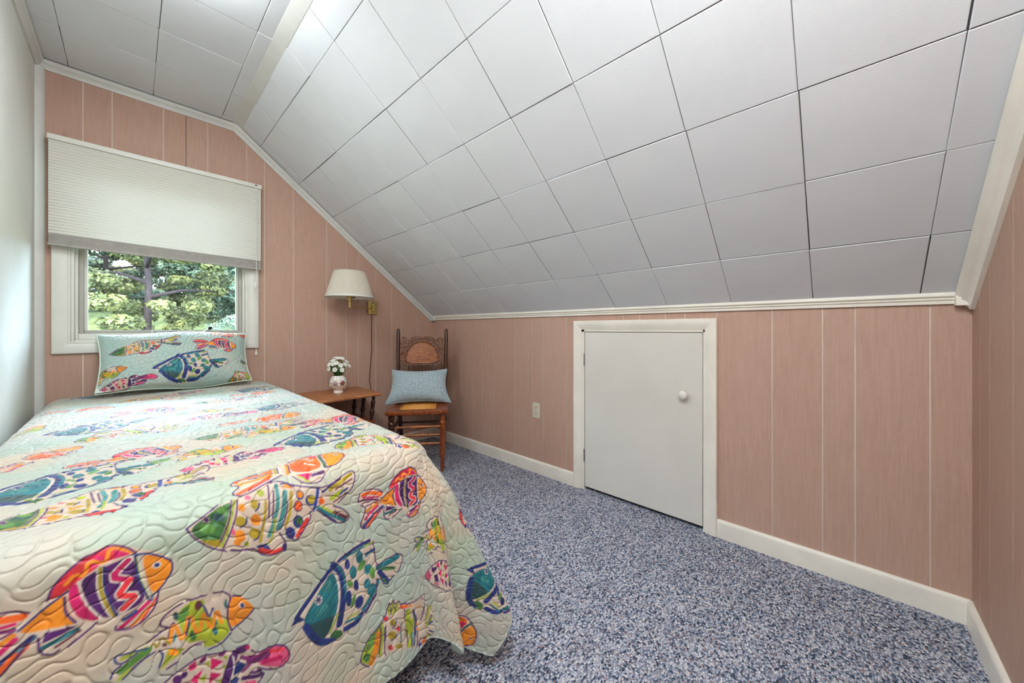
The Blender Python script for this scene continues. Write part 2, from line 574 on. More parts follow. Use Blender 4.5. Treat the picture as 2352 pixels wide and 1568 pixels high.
WIDE = [(0, 0), (.040, 0), (.0425, .005), (.0405, .013), (.034, .022), (.0285, .0255), (.0300, .0285), (.0270, .0315), (.0235, .0325), (.0170, .038), (.0125, .046), (.0115, .054), (0, .054)]
tag(extrude_profile('trim_5', WIDE, rn, rn + SD * (SLOPE_LEN - .004), (0, 1, 0), SN, M['trim']), 'wide cream moulding climbing the near wall under the slope', 'trim', kind='structure')
crown('trim_6', 'pale crown moulding over the near wall under the flat ceiling', (LX, NY + PT, zt), (RX, NY + PT, zt), (0, 1, 0), (0, 0, -1), 'trim_gray')
# ridge strip: flat board bridging flat ceiling and slope
mid = Vector((RX + .006, 0, CZ - .004))
au = Vector((math.cos(SA / 2 * 1.2), 0, -math.sin(SA / 2 * 1.2)))
av = Vector((-math.sin(SA / 2 * 1.2), 0, -math.cos(SA / 2 * 1.2)))
tag(extrude_profile('trim_7', [(-.030, -.004), (.030, -.004), (.030, .008), (.028, .010), (-.028, .010), (-.030, .008)], mid + Vector((0, NY + .03, 0)), mid + Vector((0, GY - .026, 0)), au, av, M['trim_gray']),
    'flat pale batten along the bend between flat ceiling and slope', 'trim', kind='structure')
# corner quarter round by the window
qr = [(0, 0)] + [(.030 * math.cos(t), .030 * math.sin(t)) for t in [PI / 2 * k / 6 for k in range(7)]]
tag(extrude_profile('trim_8', qr, (LX, GY - PT, 0), (LX, GY - PT, CZ - .045), (1, 0, 0), (0, -1, 0), M['trim_gray']),
    'rounded pale corner bead between white wall and window wall', 'trim', kind='structure')
tag(extrude_profile('trim_9', qr, (LX, NY + PT, 0), (LX, NY + PT, CZ - .045), (1, 0, 0), (0, 1, 0), M['trim_gray']),
    'rounded pale corner bead between white wall and near wall', 'trim', kind='structure')
# end block where the two cream mouldings meet in the near corner, and its small twin in the far corner
def end_block(name, label, y, s, mat):
    poly = [(-.040, -.004), (0, -.004), (0, .050), (-.020, .040), (-.040, .024)]
    bm = bmesh.new()
    a = [bm.verts.new((KX - PT + x, y, KZ - .026 + z)) for x, z in poly]
    b = [bm.verts.new((v.co.x, y + s * .042, v.co.z)) for v in a]
    bm.faces.new(a); bm.faces.new(b)
    for k in range(5):
        bm.faces.new((a[k], a[(k + 1) % 5], b[(k + 1) % 5], b[k]))
    tag(obj(name, bm, M[mat]), label, 'trim', kind='structure')
end_block('trim_10', 'cream end block of the moulding in the near corner', NY + PT, 1, 'trim')
end_block('trim_11', 'pale end block of the moulding in the corner behind the chair', GY - PT, -1, 'trim_gray')

# baseboards -----------------------------------------------------------------------
BB = [(0, 0), (.0145, 0), (.0145, .070), (.0135, .079), (.010, .086), (.004, .0895), (0, .0895)]
def baseboard(name, label, p0, p1, au, **kw):
    tag(extrude_profile(name, BB, p0, p1, au, (0, 0, 1), M['trim'], **kw), label, 'baseboard', kind='structure')
CY0, CY1 = 0.466, 1.318
baseboard('baseboard_right', 'cream baseboard along the knee wall between chair corner and small door', (KX - PT, CY1, 0), (KX - PT, GY - PT, 0), (-1, 0, 0), cut1=(1, 1, 0))
baseboard('baseboard_right_near', 'cream baseboard along the knee wall from small door to near corner', (KX - PT, NY + PT, 0), (KX - PT, CY0, 0), (-1, 0, 0), cut0=(1, -1, 0))
baseboard('baseboard_near', 'cream baseboard along the near wall', (LX, NY + PT, 0), (KX - PT, NY + PT, 0), (0, 1, 0), cut1=(1, -1, 0))
baseboard('baseboard_far', 'cream baseboard along the window wall behind the chair', (LX, GY - PT, 0), (KX - PT, GY - PT, 0), (0, -1, 0), cut1=(1, 1, 0))
baseboard('baseboard_left', 'cream baseboard along the white wall', (LX, NY + PT, 0), (LX, GY - PT, 0), (1, 0, 0))

# small knee-wall door ----------------------------------------------------------------
door = struct('door_1', 'small cream-white flush door in the knee wall with a white knob')
CAS = [(0, 0), (.058, 0), (.058, .014), (.054, .0185), (.044, .0195), (.030, .0175), (.016, .012), (.006, .008), (0, .0065)]   # u outwards from the opening, v out of the wall
x0 = KX - PT
def casing(p0, p1, au, c0, c1):
    extrude_profile('casing', CAS, p0, p1, au, (-1, 0, 0), M['trim'], door, cut0=c0, cut1=c1)
cy0, cy1, cz1 = CY0 + .058, CY1 - .058, 1.1035 - .058
casing((x0, cy0, 0), (x0, cy0, cz1), (0, -1, 0), None, (0, 1, 1))
casing((x0, cy1, 0), (x0, cy1, cz1), (0, 1, 0), None, (0, -1, 1))
casing((x0, cy0, cz1), (x0, cy1, cz1), (0, 0, 1), (0, 1, 1), (0, 1, -1))
# jamb stop
for lo, hi in (((x0 - .004, cy0, 0), (x0 + .05, DY0 + .006, cz1)), ((x0 - .004, DY1 - .006, 0), (x0 + .05, cy1, cz1)), ((x0 - .004, cy0, DZ1 - .006), (x0 + .05, cy1, cz1))):
    box('jamb', lo, hi, M['trim'], door)
box('backing', (KX + .03, DY0, 0), (KX + .048, DY1, DZ1), M['gap'], door)
leaf = box('door_leaf', (x0 - .002, DY0 + .0095, .022), (x0 + .022, DY1 - .0095, DZ1 - .0095), M['door'], door, 0.0015)
kb = lathe_bm([(.0001, 0), (.012, 0), (.011, .010), (.0105, .016), (.016, .021), (.0225, .028), (.0235, .034), (.021, .041), (.014, .0455), (.0001, .047)], 24)
bmesh.ops.transform(kb, matrix=Matrix.Translation((x0 - .002, .6215, .699)) @ Matrix.Rotation(-PI / 2, 4, 'Y'), verts=kb.verts)
kn = obj('knob', kb, M['knob'], door, True)
kn['label'] = 'round white porcelain knob'
for hz in (.85, .225):
    h = tube('hinge', [(x0 - .006, DY1 - .006, hz - .04), (x0 - .006, DY1 - .006, hz + .04)], .0042, M['steel'], door, 8)
    h['label'] = 'painted-over hinge barrel'

# electrical outlet -----------------------------------------------------------------------
ot = thing('wall_outlet', 'ivory duplex wall outlet on the knee wall left of the small door', 'outlet', (KX - PT, 1.645, .455))
bm = bmesh.new(); bm_box(bm, (-.006, -.034, -.056), (0, .034, .056), .003, seg=2)
obj('cover_plate', bm, M['ivory'], ot, 'auto')
for s in (1, -1):
    bm = bmesh.new(); bm_box(bm, (-.0078, -.0165, s * .0195 - .0135), (-.005, .0165, s * .0195 + .0135), .003, seg=2)
    rc = obj('receptacle', bm, M['ivory'], ot, 'auto')
    for dy in (-.0062, .0062):
        box('slot', (-.0081, dy - .0014, s * .0195 - .001), (-.0076, dy + .0014, s * .0195 + .0075), M['black'], rc)
    bm = lathe_bm([(.0026, 0), (.0026, .0005)], 10)
    bmesh.ops.transform(bm, matrix=Matrix.Translation((-.0076, 0, s * .0195 - .0065)) @ Matrix.Rotation(-PI / 2, 4, 'Y'), verts=bm.verts)
    obj('ground_hole', bm, M['black'], rc)
bm = lathe_bm([(.003, 0), (.0025, .001)], 10)
bmesh.ops.transform(bm, matrix=Matrix.Translation((-.006, 0, 0)) @ Matrix.Rotation(-PI / 2, 4, 'Y'), verts=bm.verts)
obj('screw', bm, M['steel'], ot)

# window --------------------------------------------------------------------------------------
win = struct('window_1', 'white-framed crank-out window with gray sash above the bed')
WC = [(0, 0), (.062, 0), (.062, .012), (.059, .0155), (.050, .017), (.014, .0125), (.010, .0105), (.008, .012), (.004, .012), (0, .010)]
y0 = GY - PT
ix0, ix1, iz0, iz1 = WX0 - .004, WX1 + .003, WZ0 - .003, WZ1 + .003
def wcase(p0, p1, au, c0, c1):
    extrude_profile('casing', WC, p0, p1, au, (0, -1, 0), M['window_white'], win, cut0=c0, cut1=c1)
wcase((ix0, y0, iz0), (ix0, y0, iz1), (-1, 0, 0), (-1, 0, 1), (1, 0, 1))
wcase((ix1, y0, iz0), (ix1, y0, iz1), (1, 0, 0), (1, 0, 1), (-1, 0, 1))
wcase((ix0, y0, iz0), (ix1, y0, iz0), (0, 0, -1), (1, 0, -1), (1, 0, 1))
wcase((ix0, y0, iz1), (ix1, y0, iz1), (0, 0, 1), (1, 0, 1), (1, 0, -1))
def frame(name, X0, X1, Z0, Z1, w, ya, yb, mat, parent, bev=.002):
    ws = w if isinstance(w, tuple) else (w, w, w, w)     # left right bottom top
    r = []
    r.append(box(name, (X0, ya, Z0), (X0 + ws[0], yb, Z1), mat, parent, bev))
    r.append(box(name, (X1 - ws[1], ya, Z0), (X1, yb, Z1), mat, parent, bev))
    r.append(box(name, (X0 + ws[0], ya, Z0), (X1 - ws[1], yb, Z0 + ws[2]), mat, parent, bev))
    r.append(box(name, (X0 + ws[0], ya, Z1 - ws[3]), (X1 - ws[1], yb, Z1), mat, parent, bev))
    return r
frame('jamb', WX0 - .004, WX1 + .004, WZ0 - .004, WZ1 + .004, .012, y0 - .006, GY + .10, M['window_white'], win)
frame('stop', WX0 + .008, WX1 - .008, WZ0 + .008, WZ1 - .008, (.012, .012, .032, .02), GY + .018, GY + .09, M['window_white'], win)
frame('sash', WX0 + .020, WX1 - .020, WZ0 + .040, WZ1 - .028, (.018, .018, .014, .018), GY + .036, GY + .085, M['sash'], win)
gx0, gx1, gz0, gz1 = WX0 + .038, WX1 - .038, WZ0 + .054, WZ1 - .046
frame('glazing_bead', gx0, gx1, gz0, gz1, (.012, .012, .004, .012), GY + .055, GY + .08, M['window_white'], win, .001)

def mk_glass():
    m = NT('window_glass')
    t = m.t
    t.nodes.remove(m.b)
    tr = m.n('ShaderNodeBsdfTransparent'); tr.inputs[0].default_value = (.95, .97, .96, 1)
    gl = m.n('ShaderNodeBsdfGlossy'); gl.inputs['Roughness'].default_value = .02
    fr = m.n('ShaderNodeFresnel'); fr.inputs['IOR'].default_value = 1.25
    mx = m.n('ShaderNodeMixShader')
    m.l(fr.outputs[0], mx.inputs[0]); m.l(tr.outputs[0], mx.inputs[1]); m.l(gl.outputs[0], mx.inputs[2])
    m.l(mx.outputs[0], m.out.inputs[0])
    return m.m
M['glass'] = mk_glass()
box('pane', (gx0 + .006, GY + .066, gz0 + .002), (gx1 - .006, GY + .070, gz1 - .006), M['glass'], win)
def mk_screen():
    m = NT('fine_insect_screen')
    m.t.nodes.remove(m.b)
    tr = m.n('ShaderNodeBsdfTransparent')
    df = m.n('ShaderNodeBsdfDiffuse'); df.inputs[0].default_value = rgba((150, 160, 165))
    mx = m.n('ShaderNodeMixShader'); mx.inputs[0].default_value = .035
    m.l(tr.outputs[0], mx.inputs[1]); m.l(df.outputs[0], mx.inputs[2]); m.l(mx.outputs[0], m.out.inputs[0])
    return m.m
M['screen'] = mk_screen()
box('insect_screen', (gx0 + .004, GY + .088, gz0), (gx1 - .004, GY + .0884, gz1), M['screen'], win)
# crank
ck = Vector((.318, GY + .016, WZ0 + .0085))
cb = box('crank_base', (.270, GY + .002, WZ0 + .0085), (.364, GY + .018, WZ0 + .020), M['steel'], win, .002)
arm = tube('crank_arm', [(.290, GY + .008, WZ0 + .020), (.298, GY + .006, WZ0 + .032), (.312, GY + .004, WZ0 + .046), (.332, GY + .002, WZ0 + .060), (.342, GY, WZ0 + .066)], [.008, .0075, .006, .0055, .005], M['steel'], cb, 10)
bm = bmesh.new(); bmesh.ops.create_uvsphere(bm, u_segments=14, v_segments=8, radius=.011, matrix=Matrix.Translation((.342, GY - .004, WZ0 + .070)))
obj('crank_knob', bm, M['black'], cb, True)
# warning sticker on the lower sash rail
M['sticker'] = mk_plain('white_sticker', (206, 206, 200), .5, .3)
M['sticker_gray'] = mk_plain('gray_printed_box', (120, 120, 118), .5, .3)
st = box('warning_label', (.078, GY + .0352, WZ0 + .042), (.196, GY + .0358, WZ0 + .0535), M['sticker'], win)
def flat_text(name, body, size, loc, parent, mat):
    cu = bpy.data.curves.new(name, 'FONT')
    cu.body = body; cu.size = size; cu.extrude = .0001
    tmp = bpy.data.objects.new(name, cu)
    me = bpy.data.meshes.new_from_object(tmp)
    bpy.data.objects.remove(tmp)
    me.materials.clear(); me.materials.append(mat)
    me.transform(Matrix.Translation(loc) @ Matrix.Rotation(PI / 2, 4, 'X'))
    return obj(name, me, None, parent)
flat_text('warning_lettering', 'WARNING', .0088, (.099, GY + .0350, WZ0 + .0442), st, M['black'])
prism('warning_triangle', [(.090, 0), (.098, 0), (.094, .007)], (0, GY + .0350, WZ0 + .0444), (1, 0, 0), (0, 0, 1), .0002, M['black'], st)
box('bar', (.146, GY + .0348, WZ0 + .0438), (.1495, GY + .0351, WZ0 + .0520), M['black'], st)
box('printed_box', (.153, GY + .0348, WZ0 + .0438), (.193, GY + .0351, WZ0 + .0520), M['sticker_gray'], st)

# added fill light: two invented drums on the flat ceiling, out of frame ----------------------------------------
def glow(name, strength):
    m = NT(name, (240, 236, 226), .6)
    m.b.inputs['Emission Color'].default_value = (.885, .965, 1.025, 1)
    m.b.inputs['Emission Strength'].default_value = strength
    return m.m
for lab, lx, ly, pw in (('added round drum fill light above the middle of the bed, out of view', .06, 1.58, FILL_BED), ('added round drum fill light by the near wall, out of view', .06, .26, FILL_NEAR)):
    cl = thing('added_fill_drum', lab, 'lamp', (lx, ly, CZ - TT), 0, 'added drum fill lights')
    obj('diffuser', lathe_bm([(.0005, -.088), (.150, -.086), (.166, -.082)], 32, close=False), glow('fill_diffuser_glow', pw), cl, True)
    obj('fill_drum_side', lathe_bm([(.168, -.006), (.170, -.009), (.170, -.100), (.168, -.100), (.168, -.006)], 40, close=False), glow('fill_drum_side_glow', pw * (.42 if ly > 1 else .3)), cl, 'auto')
    obj('canopy', lathe_bm([(.0005, 0), (.165, 0), (.165, -.006), (.0005, -.006)], 32, close=False), M['brass'], cl, 'auto')
    obj('finial', lathe_bm([(.006, -.088), (.009, -.094), (.007, -.102), (.001, -.105)], 12), M['brass'], cl, True)
# invented globe on the near wall, added as fill beside and behind the camera
sn = thing('added_fill_globe', 'added opal globe fill light on the near wall, out of view', 'lamp', (.26, NY + PT, 2.02))
bm = bmesh.new(); bmesh.ops.create_uvsphere(bm, u_segments=28, v_segments=18, radius=.105, matrix=Matrix.Translation((0, .165, .05)))
obj('globe', bm, glow('fill_globe_glow', FILL_GLOBE), sn, True)
bm = lathe_bm([(.055, 0), (.055, .012), (.040, .020), (.012, .022)], 24)
bmesh.ops.transform(bm, matrix=Matrix.Rotation(-PI / 2, 4, 'X'), verts=bm.verts)
obj('wall_plate', bm, M['brass'], sn, 'auto')
tube('arm', [(0, .02, 0), (0, .09, -.03), (0, .150, -.055), (0, .165, -.075)], .008, M['brass'], sn)
obj('holder', lathe_bm([(.012, -.082), (.040, -.062), (.048, -.050), (.046, -.046)], 24, (0, .165, 0)), M['brass'], sn, 'auto')

# ------------------------------------------------------------------ bed, quilt, pillow
bed = thing('bed', 'single bed under the fish-print quilt with mattress, box spring and dark legs', 'bed', (.17, 1.95, 0))
M['ticking'] = mk_plain('off_white_mattress_ticking', (216, 212, 204), .8, .1)
M['box_cloth'] = mk_plain('gray_box_spring_cloth', (150, 148, 144), .9, .1)
def bedbox(name, lo, hi, mat, bev):
    o = box(name, [l - c for l, c in zip(lo, (.17, 1.95, 0))], [h - c for h, c in zip(hi, (.17, 1.95, 0))], M[mat], bed, bev, seg=3)
    return o
bedbox('mattress', (-.28, 1.00, .40), (.635, 2.925, .672), 'ticking', .05)
bedbox('box_spring', (-.275, 1.02, .20), (.62, 2.92, .40), 'box_cloth', .015)
bedbox('side_rail', (-.275, 1.03, .165), (-.245, 2.92, .20), 'black', .002)
bedbox('side_rail', (.59, 1.03, .165), (.62, 2.92, .20), 'black', .002)
for lx in (-.24, .585):
    for ly in (1.08, 2.86):
        tube('leg', [(lx - .17, ly - 1.95, 0), (lx - .17, ly - 1.95, .17)], [.018, .024], M['black'], bed)

XL,XR,YF,YH,ZT,RHO=-.225,.585,1.02,2.93,.695,.075
WALLX=-.318
def quilt_pos(a,b):
    a=np.asarray(a,float);b=np.asarray(b,float)
    exr=np.maximum(a-XR,0);exl=np.maximum(XL-a,0);ex=exr+exl;ey=np.maximum(YF-b,0)
    sg=np.where(exl>0,-1.,1.)
    pw=2.6
    d=(ex**pw+ey**pw)**(1/pw)
    ph=np.arctan2(ey,ex+1e-12)
    corner=np.sin(2*ph)*(exr>0)*(ey>0)
    flare=np.radians(7.+13.*corner)*np.where(exl>0,0.,1.)
    tm=np.pi/2-flare;dm=RHO*tm
    th=np.minimum(d/RHO,tm);l=np.maximum(d-dm,0)
    h=RHO*np.sin(th)+l*np.cos(tm);q=RHO*(1-np.cos(th))+l*np.sin(tm)
    w=(np.clip(l/.5,0,1.4))**1.4
    rip=.010*np.sin(2*np.pi*a/.41+.6)*np.clip(ey*4,0,1)*(exl<=0)
    rip=rip*(1-np.clip(exr*6,0,1))+.012*np.sin(2*np.pi*b/.46+1.)*np.clip(exr*4,0,1)*(1-np.clip(ey*5,0,1))
    rip=rip+.075*np.cos((ph-np.pi/4)*2*np.pi/np.radians(34))*corner
    h=h+rip*w+.03*corner*np.clip(l/.10,0,1)*(1-np.clip((l-.15)/.5,0,1))
    z=ZT-q
    ov=np.maximum(.008-z,0);z=np.maximum(z,.008);h=h+ov*.6
    bx=np.clip(a,XL,XR);by=np.maximum(b,YF)
    x=bx+sg*np.cos(ph)*h*(d>0);y=by-np.sin(ph)*h*(d>0)
    x=np.maximum(x,WALLX)
    # slight crown of the mattress and soft unevenness on top
    top=np.exp(-d*20)
    z=z+.006*np.sin(a*7.3+b*2.1)*np.sin(b*4.7+.5)*top
    return np.stack([x,y,z],-1)


